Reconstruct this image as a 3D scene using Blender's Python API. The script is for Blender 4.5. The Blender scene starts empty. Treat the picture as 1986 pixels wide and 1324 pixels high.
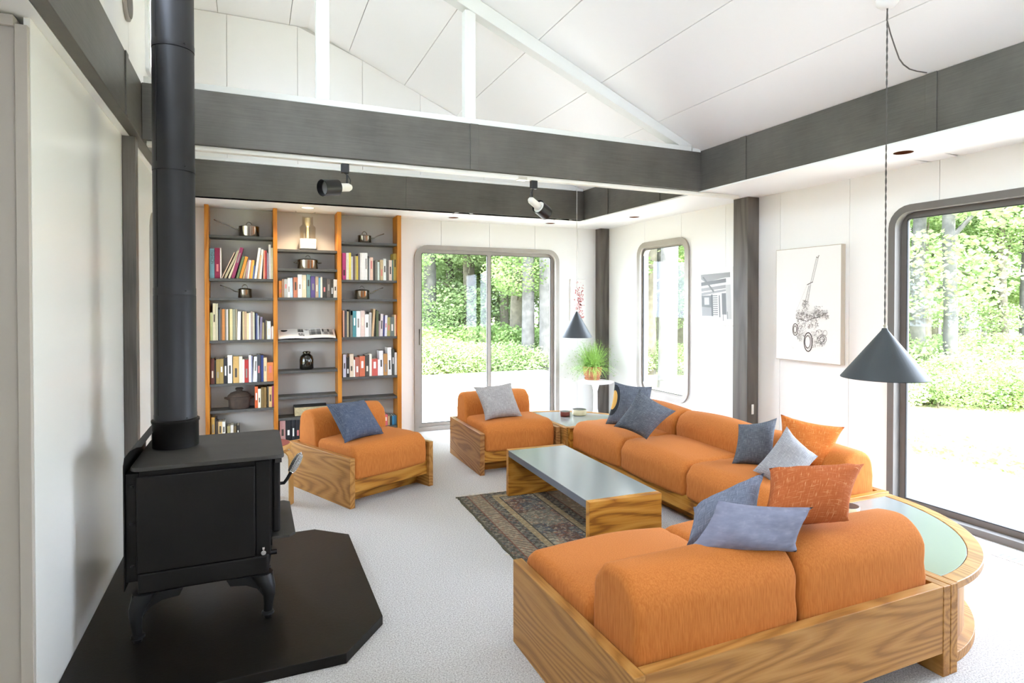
import bpy, bmesh, math, random
from mathutils import Vector, Matrix
random.seed(7)
S = bpy.context.scene
COL = S.collection
PI = math.pi

# ------------------------------------------------------------------ camera
CAM = Vector((0, 0, 1.48)); FPX = 1164.5; CX = 993.0; CY = 602.5
YAW = math.radians(23.33); PIT = math.radians(-0.736)
cd = bpy.data.cameras.new('camera'); cam = bpy.data.objects.new('camera', cd); COL.objects.link(cam)
cam.location = CAM; cam.rotation_euler = (PI/2 + PIT, 0, -YAW)
cd.sensor_width = 36; cd.sensor_fit = 'HORIZONTAL'; cd.lens = FPX/1986*36
cd.shift_y = (CY - 662)/1986; cd.clip_start = .05; cd.clip_end = 300
S.camera = cam
FW = Vector((math.sin(YAW)*math.cos(PIT), math.cos(YAW)*math.cos(PIT), math.sin(PIT)))
RT = Vector((math.cos(YAW), -math.sin(YAW), 0)); UP = RT.cross(FW)
def at(x, y, ax, v):                       # photo pixel -> point on plane ax = v ('d' = distance along the view axis)
    d = FW + RT*((x-CX)/FPX) - UP*((y-CY)/FPX)
    if ax == 'd': return CAM + d*v
    i = 'xyz'.index(ax); return CAM + d*((v-CAM[i])/d[i])

# ------------------------------------------------------------------ world, sun, exposure
W = bpy.data.worlds.new('sky'); S.world = W; W.use_nodes = True
bg = W.node_tree.nodes['Background']; bg.inputs[0].default_value = (.80, .905, 1.10, 1); bg.inputs[1].default_value = 4.2
sd = bpy.data.lights.new('sun', 'SUN'); sd.energy = 6.5; sd.angle = math.radians(2); sd.color = (1, .97, .92)
so = bpy.data.objects.new('sun', sd); COL.objects.link(so)
so.rotation_euler = Vector((.02, .70, -1.2)).to_track_quat('-Z', 'Y').to_euler()
vs = S.view_settings; vs.view_transform = 'Standard'; vs.look = 'None'; vs.gamma = 1; vs.use_curve_mapping = False
vs.exposure = 2.36
S.cycles.max_bounces = 14; S.cycles.diffuse_bounces = 9; S.cycles.glossy_bounces = 5
S.cycles.transparent_max_bounces = 24; S.cycles.transmission_bounces = 8
S.cycles.sample_clamp_indirect = 8; S.cycles.caustics_reflective = False; S.cycles.caustics_refractive = False

# ------------------------------------------------------------------ materials
MATS = {}
def lin(h):
    if not isinstance(h, str): return (*h[:3], 1)
    c = [int(h[i:i+2], 16)/255 for i in (0, 2, 4)]
    return (*[(v/12.92 if v <= .04045 else ((v+.055)/1.055)**2.4) for v in c], 1)
def new_mat(name):
    m = bpy.data.materials.new(name); m.use_nodes = True; MATS[name] = m
    nt = m.node_tree; b = nt.nodes['Principled BSDF']
    return m, nt, b
def N(nt, typ, **k):
    n = nt.nodes.new(typ)
    for a, v in k.items(): setattr(n, a, v)
    return n
def plain(name, col, rough=.6, metal=0, bump=0, bscale=80, spec=.5, var=0, vscale=6):
    if name in MATS: return MATS[name]
    m, nt, b = new_mat(name); c = lin(col)
    b.inputs['Base Color'].default_value = c; b.inputs['Roughness'].default_value = rough
    b.inputs['Metallic'].default_value = metal; b.inputs['Specular IOR Level'].default_value = spec
    tc = N(nt, 'ShaderNodeTexCoord')
    if var:
        n = N(nt, 'ShaderNodeTexNoise'); n.inputs['Scale'].default_value = vscale; n.inputs['Detail'].default_value = 5
        nt.links.new(tc.outputs['Object'], n.inputs['Vector'])
        r = N(nt, 'ShaderNodeValToRGB'); r.color_ramp.elements[0].position = .3; r.color_ramp.elements[1].position = .7
        r.color_ramp.elements[0].color = tuple([v*(1-var) for v in c[:3]])+(1,); r.color_ramp.elements[1].color = tuple([min(1, v*(1+var)) for v in c[:3]])+(1,)
        nt.links.new(n.outputs['Fac'], r.inputs['Fac']); nt.links.new(r.outputs['Color'], b.inputs['Base Color'])
    if bump:
        n = N(nt, 'ShaderNodeTexNoise'); n.inputs['Scale'].default_value = bscale; n.inputs['Detail'].default_value = 4
        nt.links.new(tc.outputs['Object'], n.inputs['Vector'])
        bp = N(nt, 'ShaderNodeBump'); bp.inputs['Strength'].default_value = bump; bp.inputs['Distance'].default_value = .01
        nt.links.new(n.outputs['Fac'], bp.inputs['Height']); nt.links.new(bp.outputs['Normal'], b.inputs['Normal'])
    return m
def ramp(nt, fac, stops, interp='LINEAR'):
    r = N(nt, 'ShaderNodeValToRGB'); cr = r.color_ramp; cr.interpolation = interp
    while len(cr.elements) < len(stops): cr.elements.new(.5)
    for e, (p, c) in zip(cr.elements, stops): e.position = p; e.color = lin(c)
    nt.links.new(fac, r.inputs['Fac']); return r.outputs['Color']
def mathn(nt, op, a, b=None):
    n = N(nt, 'ShaderNodeMath', operation=op)
    for i, v in enumerate((a, b)):
        if v is None: continue
        if isinstance(v, (int, float)): n.inputs[i].default_value = v
        else: nt.links.new(v, n.inputs[i])
    return n.outputs[0]
def mixc(nt, fac, a, b, mode='MIX'):
    n = N(nt, 'ShaderNodeMix', data_type='RGBA', blend_type=mode)
    for i, v in ((0, fac), (6, a), (7, b)):
        if isinstance(v, (int, float)): n.inputs[i].default_value = v
        elif isinstance(v, (str, tuple)): n.inputs[i].default_value = lin(v)
        else: nt.links.new(v, n.inputs[i])
    return n.outputs[2]
def wood(name, axis, dark, mid, light, band=9.0, rough=.42, face=None):
    """oak: stretched grain with flame figure; axis = board length"""
    m, nt, b = new_mat(name)
    tc = N(nt, 'ShaderNodeTexCoord'); mp = N(nt, 'ShaderNodeMapping')
    s = [1, 1, 1]; s['xyz'.index(axis)] = .16
    mp.inputs['Scale'].default_value = s; nt.links.new(tc.outputs['Object'], mp.inputs['Vector'])
    oi = N(nt, 'ShaderNodeObjectInfo')
    ad = N(nt, 'ShaderNodeVectorMath', operation='ADD'); nt.links.new(mp.outputs[0], ad.inputs[0])
    sc = N(nt, 'ShaderNodeVectorMath', operation='SCALE'); sc.inputs['Scale'].default_value = 3.0
    cb = N(nt, 'ShaderNodeCombineXYZ')
    for i in range(3): nt.links.new(oi.outputs['Random'], cb.inputs[i])
    nt.links.new(cb.outputs[0], sc.inputs[0]); nt.links.new(sc.outputs[0], ad.inputs[1])
    n1 = N(nt, 'ShaderNodeTexNoise'); n1.inputs['Scale'].default_value = 2.6; n1.inputs['Detail'].default_value = 2.0; n1.inputs['Roughness'].default_value = .45
    nt.links.new(ad.outputs[0], n1.inputs['Vector'])
    v = mathn(nt, 'MULTIPLY', n1.outputs['Fac'], band*3.2)
    fr = mathn(nt, 'FRACT', v)
    tri = mathn(nt, 'ABSOLUTE', mathn(nt, 'SUBTRACT', fr, .5))
    mp2 = N(nt, 'ShaderNodeMapping'); s2 = [130, 130, 130]; s2['xyz'.index(axis)] = 5
    mp2.inputs['Scale'].default_value = s2; nt.links.new(tc.outputs['Object'], mp2.inputs['Vector'])
    n2 = N(nt, 'ShaderNodeTexNoise'); n2.inputs['Scale'].default_value = 1; n2.inputs['Detail'].default_value = 3
    nt.links.new(mp2.outputs[0], n2.inputs['Vector'])
    f = mathn(nt, 'ADD', mathn(nt, 'MULTIPLY', tri, 1.3), mathn(nt, 'MULTIPLY', mathn(nt, 'SUBTRACT', n2.outputs['Fac'], .5), .75))
    c = ramp(nt, f, [(.05, dark), (.27, mid), (.66, light)])
    n3 = N(nt, 'ShaderNodeTexNoise'); n3.inputs['Scale'].default_value = 1.3; nt.links.new(ad.outputs[0], n3.inputs['Vector'])
    c = mixc(nt, mathn(nt, 'MULTIPLY', n3.outputs['Fac'], .35), c, mid)
    nt.links.new(c, b.inputs['Base Color'])
    b.inputs['Roughness'].default_value = rough; b.inputs['Specular IOR Level'].default_value = .35
    bp = N(nt, 'ShaderNodeBump'); bp.inputs['Strength'].default_value = .12; bp.inputs['Distance'].default_value = .002
    nt.links.new(n2.outputs['Fac'], bp.inputs['Height']); nt.links.new(bp.outputs['Normal'], b.inputs['Normal'])
    return m
for ax in 'xyz':
    wood('oak_'+ax, ax, '8a5c2a', 'a67438', 'b8884c')
    wood('golden_oak_'+ax, ax, '7d4a14', 'b07628', 'c48e40')
    wood('case_oak_'+ax, ax, 'a8631c', 'c07a28', 'c98733', band=4)
    wood('brown_oak_'+ax, ax, '7a4c28', '9a6a3c', 'ae804c')
    wood('dark_stain_'+ax, ax, '4c4742', '5d5751', '6a645d', band=3, rough=.38)
def fabric(name, c1, c2, streak=(220, 220, 18), rough=.92, bump=.25, big=.10):
    m, nt, b = new_mat(name)
    tc = N(nt, 'ShaderNodeTexCoord'); mp = N(nt, 'ShaderNodeMapping'); mp.inputs['Scale'].default_value = streak
    nt.links.new(tc.outputs['Object'], mp.inputs['Vector'])
    n = N(nt, 'ShaderNodeTexNoise'); n.inputs['Scale'].default_value = 1; n.inputs['Detail'].default_value = 3; nt.links.new(mp.outputs[0], n.inputs['Vector'])
    c = ramp(nt, n.outputs['Fac'], [(.35, c1), (.68, c2)])
    n2 = N(nt, 'ShaderNodeTexNoise'); n2.inputs['Scale'].default_value = 3.5; nt.links.new(tc.outputs['Object'], n2.inputs['Vector'])
    c = mixc(nt, mathn(nt, 'MULTIPLY', n2.outputs['Fac'], big*2), c, c1)
    nt.links.new(c, b.inputs['Base Color']); b.inputs['Roughness'].default_value = rough; b.inputs['Specular IOR Level'].default_value = .2
    b.inputs['Sheen Weight'].default_value = .03
    bp = N(nt, 'ShaderNodeBump'); bp.inputs['Strength'].default_value = bump; bp.inputs['Distance'].default_value = .002
    nt.links.new(n.outputs['Fac'], bp.inputs['Height']); nt.links.new(bp.outputs['Normal'], b.inputs['Normal'])
    return m
fabric('orange_fabric', 'b2682c', 'c57a3c')
def weave(name, c1, c2, c3, sc=90):
    """slubbed cross weave in pillow UV space"""
    m, nt, b = new_mat(name)
    tc = N(nt, 'ShaderNodeTexCoord'); outs = []
    for s in ((sc*1.3, 7, 1), (7, sc*1.3, 1)):
        mp = N(nt, 'ShaderNodeMapping'); mp.inputs['Scale'].default_value = s; nt.links.new(tc.outputs['UV'], mp.inputs['Vector'])
        n = N(nt, 'ShaderNodeTexNoise'); n.inputs['Scale'].default_value = 1; n.inputs['Detail'].default_value = 2; nt.links.new(mp.outputs[0], n.inputs['Vector'])
        outs.append(n.outputs['Fac'])
    f = mathn(nt, 'MAXIMUM', outs[0], outs[1]); f2 = mathn(nt, 'MULTIPLY', mathn(nt, 'ADD', outs[0], outs[1]), .5)
    c = ramp(nt, f2, [(.38, c1), (.6, c2)]); c = mixc(nt, ramp(nt, f, [(.62, '000000'), (.78, 'ffffff')]), c, c3)
    nt.links.new(c, b.inputs['Base Color']); b.inputs['Roughness'].default_value = .95; b.inputs['Specular IOR Level'].default_value = .15
    bp = N(nt, 'ShaderNodeBump'); bp.inputs['Strength'].default_value = .4; bp.inputs['Distance'].default_value = .003
    nt.links.new(f2, bp.inputs['Height']); nt.links.new(bp.outputs['Normal'], b.inputs['Normal'])
    return m, nt, b, c, tc
weave('denim_weave', '434b5e', '5f6779', '8d939e'); weave('charcoal_weave', '4a4e55', '666a71', '8f9296')
weave('pale_grey_weave', '85868a', 'a3a3a5', 'bdbbb9'); weave('warm_grey_weave', '8c8886', 'aaa5a2', 'c4bebb')
weave('slate_weave', '5a6070', '7a8090', 'a0a4ae'); weave('rust_weave', 'a2562c', 'b06238', 'd8a57c', 60); weave('bright_rust_weave', 'b8632a', 'c57436', 'dfa870', 60)
weave('lavender_velvet', '7a7c8e', '85879a', '8f91a3', 8)
def printed(name, base):
    m, nt, b, c, tc = weave(name, *base)
    sx = N(nt, 'ShaderNodeSeparateXYZ'); nt.links.new(tc.outputs['UV'], sx.inputs[0])
    u, v = sx.outputs[0], sx.outputs[1]
    r = mathn(nt, 'SQRT', mathn(nt, 'ADD', mathn(nt, 'POWER', mathn(nt, 'MULTIPLY', mathn(nt, 'SUBTRACT', u, .06), 1.9), 2), mathn(nt, 'POWER', mathn(nt, 'SUBTRACT', v, .58), 2)))
    ring = ramp(nt, r, [(0, 'ffffff'), (.22, '000000')], 'CONSTANT'); band = ramp(nt, r, [(0, 'ffffff'), (.36, '000000')], 'CONSTANT')
    c = mixc(nt, band, c, '33373c'); c = mixc(nt, ring, c, 'd9a95c'); nt.links.new(c, b.inputs['Base Color'])
printed('printed_weave', ('50555f', '6c717b', '8d9096'))
plain('white_paint', 'efeeeb', .55); plain('white_trim', 'e9ebea', .45); plain('wall_gloss', 'ebeae4', .22, spec=.4)
plain('backing', 'c9c7c2', .9); plain('partition_end_shaded', 'b0a89c', .6); plain('ceiling_white', 'f2f1ef', .5)  # partition end darkened in its colour, for facing away from the windows
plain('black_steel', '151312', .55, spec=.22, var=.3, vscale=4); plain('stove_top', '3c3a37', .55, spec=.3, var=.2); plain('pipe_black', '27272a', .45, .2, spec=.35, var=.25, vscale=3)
plain('hearth_black', '0e0b08', .45, spec=.25, var=.5, vscale=5, bump=.05); plain('leg_iron', '222223', .45, .3, spec=.3); plain('chrome', 'd8d8d8', .15, 1)
plain('brass_nickel', 'cfc9ba', .3, 1); plain('black_plastic', '141416', .4); plain('cream_metal', 'e6e3da', .35)
plain('lead_shade', '3d4245', .5, .0, spec=.4); plain('lead_shade_in', 'e8e6e0', .6); plain('cord_grey', '5e5a56', .8); plain('cord_white', 'd8d6d0', .8)
plain('steel_pot', 'cfc8ba', .2, 1); plain('laminate', '8b908e', .16, spec=1.0); plain('laminate_edge', '5a5d63', .5)
plain('terracotta', 'a66a4a', .8, var=.12, vscale=12); plain('soil', '3a2a20', .9); plain('leaf_plant', '93b85a', .6, var=.25, vscale=40)
plain('white_gloss', 'f2f1ee', .25); plain('dark_shelf', '4b4a48', .5, var=.12, vscale=30); plain('page', 'e2dac8', .9)
plain('clay_dark', '3f322a', .75, var=.25, vscale=20, bump=.3, bscale=60); plain('red_glaze', '6a2a20', .3); plain('cream_glaze', 'e0d8b2', .35); plain('black_glaze', '17181a', .3)
plain('birch', 'c79a5c', .5, var=.1); plain('red_lino', '8a3c36', .5); plain('paper_white', 'f0eeea', .8); plain('ink', '4d4742', .9); plain('ink_soft', '908a85', .9); plain('frame_white', 'f1efec', .5)
for k, h in enumerate(('2e2e2e', '575655', '868482', 'b5b3b0', 'd6d4d1')): plain('photo_grey_%d' % k, h, .4)
plain('print_red', 'd98080', .8); plain('bark_pale', '52504c', .95, var=.3, vscale=7, bump=.6, bscale=18); plain('bark_dark', '5a5446', .95, var=.3, vscale=7, bump=.6, bscale=18)
plain('grass', '8b8a63', .95, var=.3, vscale=2); plain('deck_wood', 'a59f97', .85, var=.12, vscale=9); plain('aluminium', 'a39c94', .45, .2, var=.06); plain('aluminium_dark', '6f6b67', .5, .2, var=.06)
plain('gasket', '26272a', .8); plain('stone_grey', '8a8680', .95, var=.3, vscale=6); plain('copper_cone', '7a4a34', .4, .8); plain('white_plastic', 'eceae6', .4)
plain('truss_paint', 'd7d8d3', .5); plain('frame_edge_shade', 'bfb3a2', .5); plain('case_back', 'bab7b1', .8); plain('book_dark', '2e2a26', .7); plain('parchment', 'b0a07c', .85, var=.2, vscale=40); plain('dark_steel', '8f877c', .25, 1)
plain('jar_solid', '1a1813', .08, spec=.9)
def steel_plate(name, c):
    m, nt, b = new_mat(name); tc = N(nt, 'ShaderNodeTexCoord')
    n = N(nt, 'ShaderNodeTexNoise'); n.inputs['Scale'].default_value = 2.2; n.inputs['Detail'].default_value = 6; n.inputs['Roughness'].default_value = .6
    nt.links.new(tc.outputs['Object'], n.inputs['Vector'])
    mp = N(nt, 'ShaderNodeMapping'); mp.inputs['Scale'].default_value = (6, 6, 160); nt.links.new(tc.outputs['Object'], mp.inputs['Vector'])
    n2 = N(nt, 'ShaderNodeTexNoise'); n2.inputs['Scale'].default_value = 1; n2.inputs['Detail'].default_value = 3; nt.links.new(mp.outputs[0], n2.inputs['Vector'])
    f = mathn(nt, 'ADD', mathn(nt, 'MULTIPLY', n.outputs['Fac'], .7), mathn(nt, 'MULTIPLY', n2.outputs['Fac'], .3))
    cc = lin(c); nt.links.new(ramp(nt, f, [(.32, tuple(v*.7 for v in cc[:3])), (.68, tuple(v*1.35 for v in cc[:3]))]), b.inputs['Base Color'])
    b.inputs['Roughness'].default_value = .42; b.inputs['Metallic'].default_value = .25; return m
steel_plate('beam_steel', '5b5852')
def carpet():
    m, nt, b = new_mat('carpet'); tc = N(nt, 'ShaderNodeTexCoord')
    n = N(nt, 'ShaderNodeTexNoise'); n.inputs['Scale'].default_value = 150; n.inputs['Detail'].default_value = 3; n.inputs['Roughness'].default_value = .7
    nt.links.new(tc.outputs['Object'], n.inputs['Vector'])
    n2 = N(nt, 'ShaderNodeTexNoise'); n2.inputs['Scale'].default_value = 1.1; nt.links.new(tc.outputs['Object'], n2.inputs['Vector'])
    c = ramp(nt, n.outputs['Fac'], [(.32, '8c8886'), (.5, 'c0bcba'), (.68, 'e0dedc')])
    c = mixc(nt, mathn(nt, 'MULTIPLY', n2.outputs['Fac'], .25), c, 'bcbab7')
    nt.links.new(c, b.inputs['Base Color']); b.inputs['Roughness'].default_value = 1; b.inputs['Specular IOR Level'].default_value = .1
    bp = N(nt, 'ShaderNodeBump'); bp.inputs['Strength'].default_value = .6; bp.inputs['Distance'].default_value = .006
    nt.links.new(n.outputs['Fac'], bp.inputs['Height']); nt.links.new(bp.outputs['Normal'], b.inputs['Normal'])
carpet()
def glass(name, tint=(1, 1, 1), base=.04):
    m = bpy.data.materials.new(name); m.use_nodes = True; MATS[name] = m; nt = m.node_tree; nt.nodes.clear()
    o = N(nt, 'ShaderNodeOutputMaterial'); mx = N(nt, 'ShaderNodeMixShader'); t = N(nt, 'ShaderNodeBsdfTransparent'); g = N(nt, 'ShaderNodeBsdfGlossy')
    t.inputs[0].default_value = (*tint, 1); g.inputs['Roughness'].default_value = .02
    lw = N(nt, 'ShaderNodeLayerWeight'); nt.links.new(mathn(nt, 'ADD', mathn(nt, 'MULTIPLY', mathn(nt, 'POWER', lw.outputs['Facing'], 5), .6), base), mx.inputs[0]); nt.links.new(t.outputs[0], mx.inputs[1]); nt.links.new(g.outputs[0], mx.inputs[2]); nt.links.new(mx.outputs[0], o.inputs[0])
glass('window_glass', (.97, .985, .975)); glass('smoke_bowl', (.82, .79, .75)); glass('jar_glass', (.16, .15, .12))
def emit(name, col, st):
    m = bpy.data.materials.new(name); m.use_nodes = True; MATS[name] = m; nt = m.node_tree; nt.nodes.clear()
    o = N(nt, 'ShaderNodeOutputMaterial'); e = N(nt, 'ShaderNodeEmission'); e.inputs[0].default_value = lin(col); e.inputs[1].default_value = st; nt.links.new(e.outputs[0], o.inputs[0])
emit('lamp_glow', 'ffd9a8', 6)
def leafmat(name, a, b2, c3):
    m, nt, b = new_mat(name); tc = N(nt, 'ShaderNodeTexCoord')
    n = N(nt, 'ShaderNodeTexNoise'); n.inputs['Scale'].default_value = .9; n.inputs['Detail'].default_value = 4; nt.links.new(tc.outputs['Object'], n.inputs['Vector'])
    c = ramp(nt, n.outputs['Fac'], [(.32, a), (.5, b2), (.66, c3)])
    nt.links.new(c, b.inputs['Base Color']); b.inputs['Roughness'].default_value = .6
    tr = N(nt, 'ShaderNodeBsdfTranslucent'); nt.links.new(c, tr.inputs[0])
    mx = N(nt, 'ShaderNodeMixShader'); mx.inputs[0].default_value = .45
    o = nt.nodes['Material Output']; nt.links.new(b.outputs[0], mx.inputs[1]); nt.links.new(tr.outputs[0], mx.inputs[2]); nt.links.new(mx.outputs[0], o.inputs[0])
leafmat('leaves', '566c38', '708a4a', '92a86c'); leafmat('leaves_pale', '6c8250', '879e64', 'a2b482')

# ------------------------------------------------------------------ mesh helpers
def box(bm, x0, x1, y0, y1, z0, z1, mi=0):
    v = [bm.verts.new(p) for p in ((x0,y0,z0),(x1,y0,z0),(x1,y1,z0),(x0,y1,z0),(x0,y0,z1),(x1,y0,z1),(x1,y1,z1),(x0,y1,z1))]
    for f in ((0,3,2,1),(4,5,6,7),(0,1,5,4),(1,2,6,5),(2,3,7,6),(3,0,4,7)):
        bm.faces.new([v[i] for i in f]).material_index = mi
def prism(bm, pts, d, mi=0):               # polygon in 3D swept by vector d
    a = [bm.verts.new(p) for p in pts]; b = [bm.verts.new(Vector(p)+Vector(d)) for p in pts]
    n = len(a); fs = [bm.faces.new(a[::-1]), bm.faces.new(b)]
    for i in range(n): fs.append(bm.faces.new((a[i], a[(i+1) % n], b[(i+1) % n], b[i])))
    for f in fs: f.material_index = mi
def lathe(bm, prof, c=(0,0,0), n=28, mi=0, cap=True):
    c = Vector(c); rings = []
    for r, z in prof: rings.append([bm.verts.new(c+Vector((r*math.cos(2*PI*k/n), r*math.sin(2*PI*k/n), z))) for k in range(n)])
    for a, b in zip(rings, rings[1:]):
        for k in range(n): bm.faces.new((a[k], a[(k+1) % n], b[(k+1) % n], b[k])).material_index = mi
    if cap:
        if prof[0][0] > 1e-4: bm.faces.new(rings[0][::-1]).material_index = mi
        if prof[-1][0] > 1e-4: bm.faces.new(rings[-1]).material_index = mi
def tube(bm, pts, r, n=8, mi=0, cap=True, r1=None):
    pts = [Vector(p) for p in pts]; rings = []; u = None
    for i, p in enumerate(pts):
        t = (pts[min(i+1, len(pts)-1)] - pts[max(i-1, 0)]).normalized()
        if u is None: u = t.cross(Vector((0,0,1)) if abs(t.z) < .9 else Vector((1,0,0))).normalized()
        u = (u - t*u.dot(t)).normalized(); w = t.cross(u)
        rr = r if r1 is None else r + (r1-r)*i/(len(pts)-1)
        rings.append([bm.verts.new(p + (u*math.cos(2*PI*k/n) + w*math.sin(2*PI*k/n))*rr) for k in range(n)])
    for a, b in zip(rings, rings[1:]):
        for k in range(n): bm.faces.new((a[k], a[(k+1) % n], b[(k+1) % n], b[k])).material_index = mi
    if cap: bm.faces.new(rings[0][::-1]).material_index = mi; bm.faces.new(rings[-1]).material_index = mi
def rrect(x0, x1, z0, z1, r, n=6, rb=None):         # rounded rectangle outline (2D), counter clockwise from bottom right
    out = []
    b = r if rb is None else rb
    for cx, cz, a0, q in ((x1-b, z0+b, -PI/2, b), (x1-r, z1-r, 0, r), (x0+r, z1-r, PI/2, r), (x0+b, z0+b, PI, b)):
        for k in range(n+1): a = a0 + PI/2*k/n; out.append((cx+q*math.cos(a), cz+q*math.sin(a)))
    return out
def fin(bm, smooth=False, dist=1e-5):
    bmesh.ops.recalc_face_normals(bm, faces=bm.faces[:])
    if smooth:
        for f in bm.faces: f.smooth = True
def obj(name, bm, mats, parent=None, smooth=False, bevel=0, loc=None, seg=2):
    fin(bm, smooth); me = bpy.data.meshes.new(name); bm.to_mesh(me); bm.free()
    if isinstance(mats, str): mats = [mats]
    for k in mats: me.materials.append(MATS[k])
    o = bpy.data.objects.new(name, me); COL.objects.link(o)
    if parent: o.parent = parent
    if loc is not None: o.location = loc
    if bevel:
        b = o.modifiers.new('bevel', 'BEVEL'); b.width = bevel; b.segments = seg; b.limit_method = 'ANGLE'; b.angle_limit = math.radians(40)
    if smooth:
        if hasattr(me, 'set_sharp_from_angle'): me.set_sharp_from_angle(angle=math.radians(50))
    return o
def mk(name, mats, parent=None, smooth=False, bevel=0, **shapes):
    bm = bmesh.new()
    for b in shapes.get('boxes', []): box(bm, *b)
    for l in shapes.get('lathes', []): lathe(bm, *l)
    for t in shapes.get('tubes', []): tube(bm, *t)
    for p in shapes.get('prisms', []): prism(bm, *p)
    return obj(name, bm, mats, parent, smooth, bevel)
def tag(o, label, cat, group=None):
    o['label'] = label; o['category'] = cat
    if group: o['group'] = group
    return o
def thing(name, label, cat, loc=(0,0,0), rz=0, group=None):
    o = bpy.data.objects.new(name, None); COL.objects.link(o); o.location = loc; o.rotation_euler = (0, 0, rz)
    o.empty_display_size = .1
    return tag(o, label, cat, group)
def struct(o, label=None, cat=None):
    o['kind'] = 'structure'
    if label: o['label'] = label
    if cat: o['category'] = cat
    return o
def sroot(name, label, cat, loc=(0, 0, 0)):
    o = bpy.data.objects.new(name, None); COL.objects.link(o); o.location = loc; return struct(o, label, cat)
def copy_tree(o, parent=None):
    c = o.copy(); COL.objects.link(c)
    if parent: c.parent = parent
    for ch in [x for x in o.children]: copy_tree(ch, c)
    return c

# ------------------------------------------------------------------ room shell
XR, YB, XL, YN, XW = 4.233, 6.77, -.685, -2.2, -2.6     # right wall, back wall, left wall, wall behind the camera, far left wall
ZS = 2.44; BT = 2.77; BX = 3.53; LX = -.593; NBY, FBY = 4.094, 6.07
def roof_z(x): return 4.12 if x < .5 else 4.12 - (x-.5)*.4405
struct(mk('floor', 'carpet', boxes=[(XW-.1, XR+.05, YN-.1, YB+.05, -.1, 0)]), 'pale grey speckled wall to wall carpet', 'floor')

def hole_fn(holes, s):                      # holes: (s0,s1,z0,z1,r) -> list of (z0,z1) cut at s
    out = []
    for s0, s1, z0, z1, r in holes:
        if s <= s0-1e-6 or s >= s1+1e-6: continue
        d = min(s-s0, s1-s); dz = 0
        if d < r: dz = r - math.sqrt(max(0, r*r - (r-d)**2))
        out.append((z0+dz if z0 > .02 else z0, z1-dz))
    return out
def wall_panels(root, axis, plane, thick, seams, z0, z1, holes, mat, gap=.0035, top=None):
    """one panel object between consecutive seams; axis = direction along the wall"""
    for a, b in zip(seams, seams[1:]):
        lo, hi = a+gap/2, b-gap/2; xs = {lo, hi}
        for s0, s1, h0, h1, r in holes:
            for k in range(9):
                d = r*(1-math.cos(PI/2*k/8))
                for q in (s0+d, s1-d):
                    if lo < q < hi: xs.add(round(q, 5))
        xs = sorted(xs); bm = bmesh.new()
        def P(s, z, off=0): return (s, plane+off, z) if axis == 'x' else (plane+off, s, z)
        tz = (lambda s: z1) if top is None else top
        for p, q in zip(xs, xs[1:]):
            if q-p < 1e-5: continue
            m = (p+q)/2; hm = [i for i, h in enumerate(holes) if h[0] < m < h[1]]
            if not hm: quads = [((p, z0), (q, z0), (q, tz(q)), (p, tz(p)))]
            else:
                h = [holes[hm[0]]]; hp = hole_fn(h, p)[0]; hq = hole_fn(h, q)[0]; quads = []
                quads.append(((p, hp[1]), (q, hq[1]), (q, tz(q)), (p, tz(p))))
                if h[0][2] > .02: quads.append(((p, z0), (q, z0), (q, hq[0]), (p, hp[0])))
            for qd in quads: bm.faces.new([bm.verts.new(P(*c)) for c in qd])
        if not bm.faces: bm.free(); continue
        bmesh.ops.remove_doubles(bm, verts=bm.verts[:], dist=1e-5)
        r = bmesh.ops.extrude_face_region(bm, geom=bm.faces[:])
        for v in r['geom']:
            if isinstance(v, bmesh.types.BMVert):
                if axis == 'x': v.co.y += thick
                else: v.co.x += thick
        obj('panel', bm, mat, root)
def rng(a, b, st):
    out = []; v = a
    while v < b-1e-4: out.append(v); v += st
    return out+[b]
def backing(root, axis, plane, thick, s0, s1, z0, z1, holes):
    """solid sheathing behind the panels with plain rectangular openings"""
    bm = bmesh.new(); cur = s0; P = (lambda a, b, c, d: box(bm, a, b, plane, plane+thick, c, d)) if axis == 'x' else (lambda a, b, c, d: box(bm, plane, plane+thick, a, b, c, d))
    for h in sorted(holes):
        a, b, c, d = h[0]-.0, h[1]+.0, h[2], h[3]
        if a > cur: P(cur, a, z0, z1)
        P(a, b, d, z1)
        if c > .02: P(a, b, z0, c)
        cur = b
    if cur < s1: P(cur, s1, z0, z1)
    obj('sheathing', bm, 'backing', root)

# back wall
D1 = (1.70, 3.56, 0, 2.145, .15)
wb = sroot('wall_back', 'white panelled back wall around the sliding door', 'wall')
wall_panels(wb, 'x', YB, .018, [XL-.2, -.4, .21, .82, 1.42, 2.02, 2.625, 3.23, 3.84, XR+.02], 0, ZS+.02, [D1], 'white_paint')
# right wall
W1 = (5.08, 6.0, .40, 2.185, .15); D2 = (.95, 2.905, 0, 2.165, .15)
wr = sroot('wall_right', 'white panelled right wall with window and sliding doors', 'wall')
wall_panels(wr, 'y', XR, .018, [YN, -1.4, -.74, -.08, .58, 1.25, 1.91, 2.572, 3.232, 3.895, 4.556, 5.217, 5.878, YB], 0, ZS+.02, [W1, D2], 'white_paint')
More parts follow.
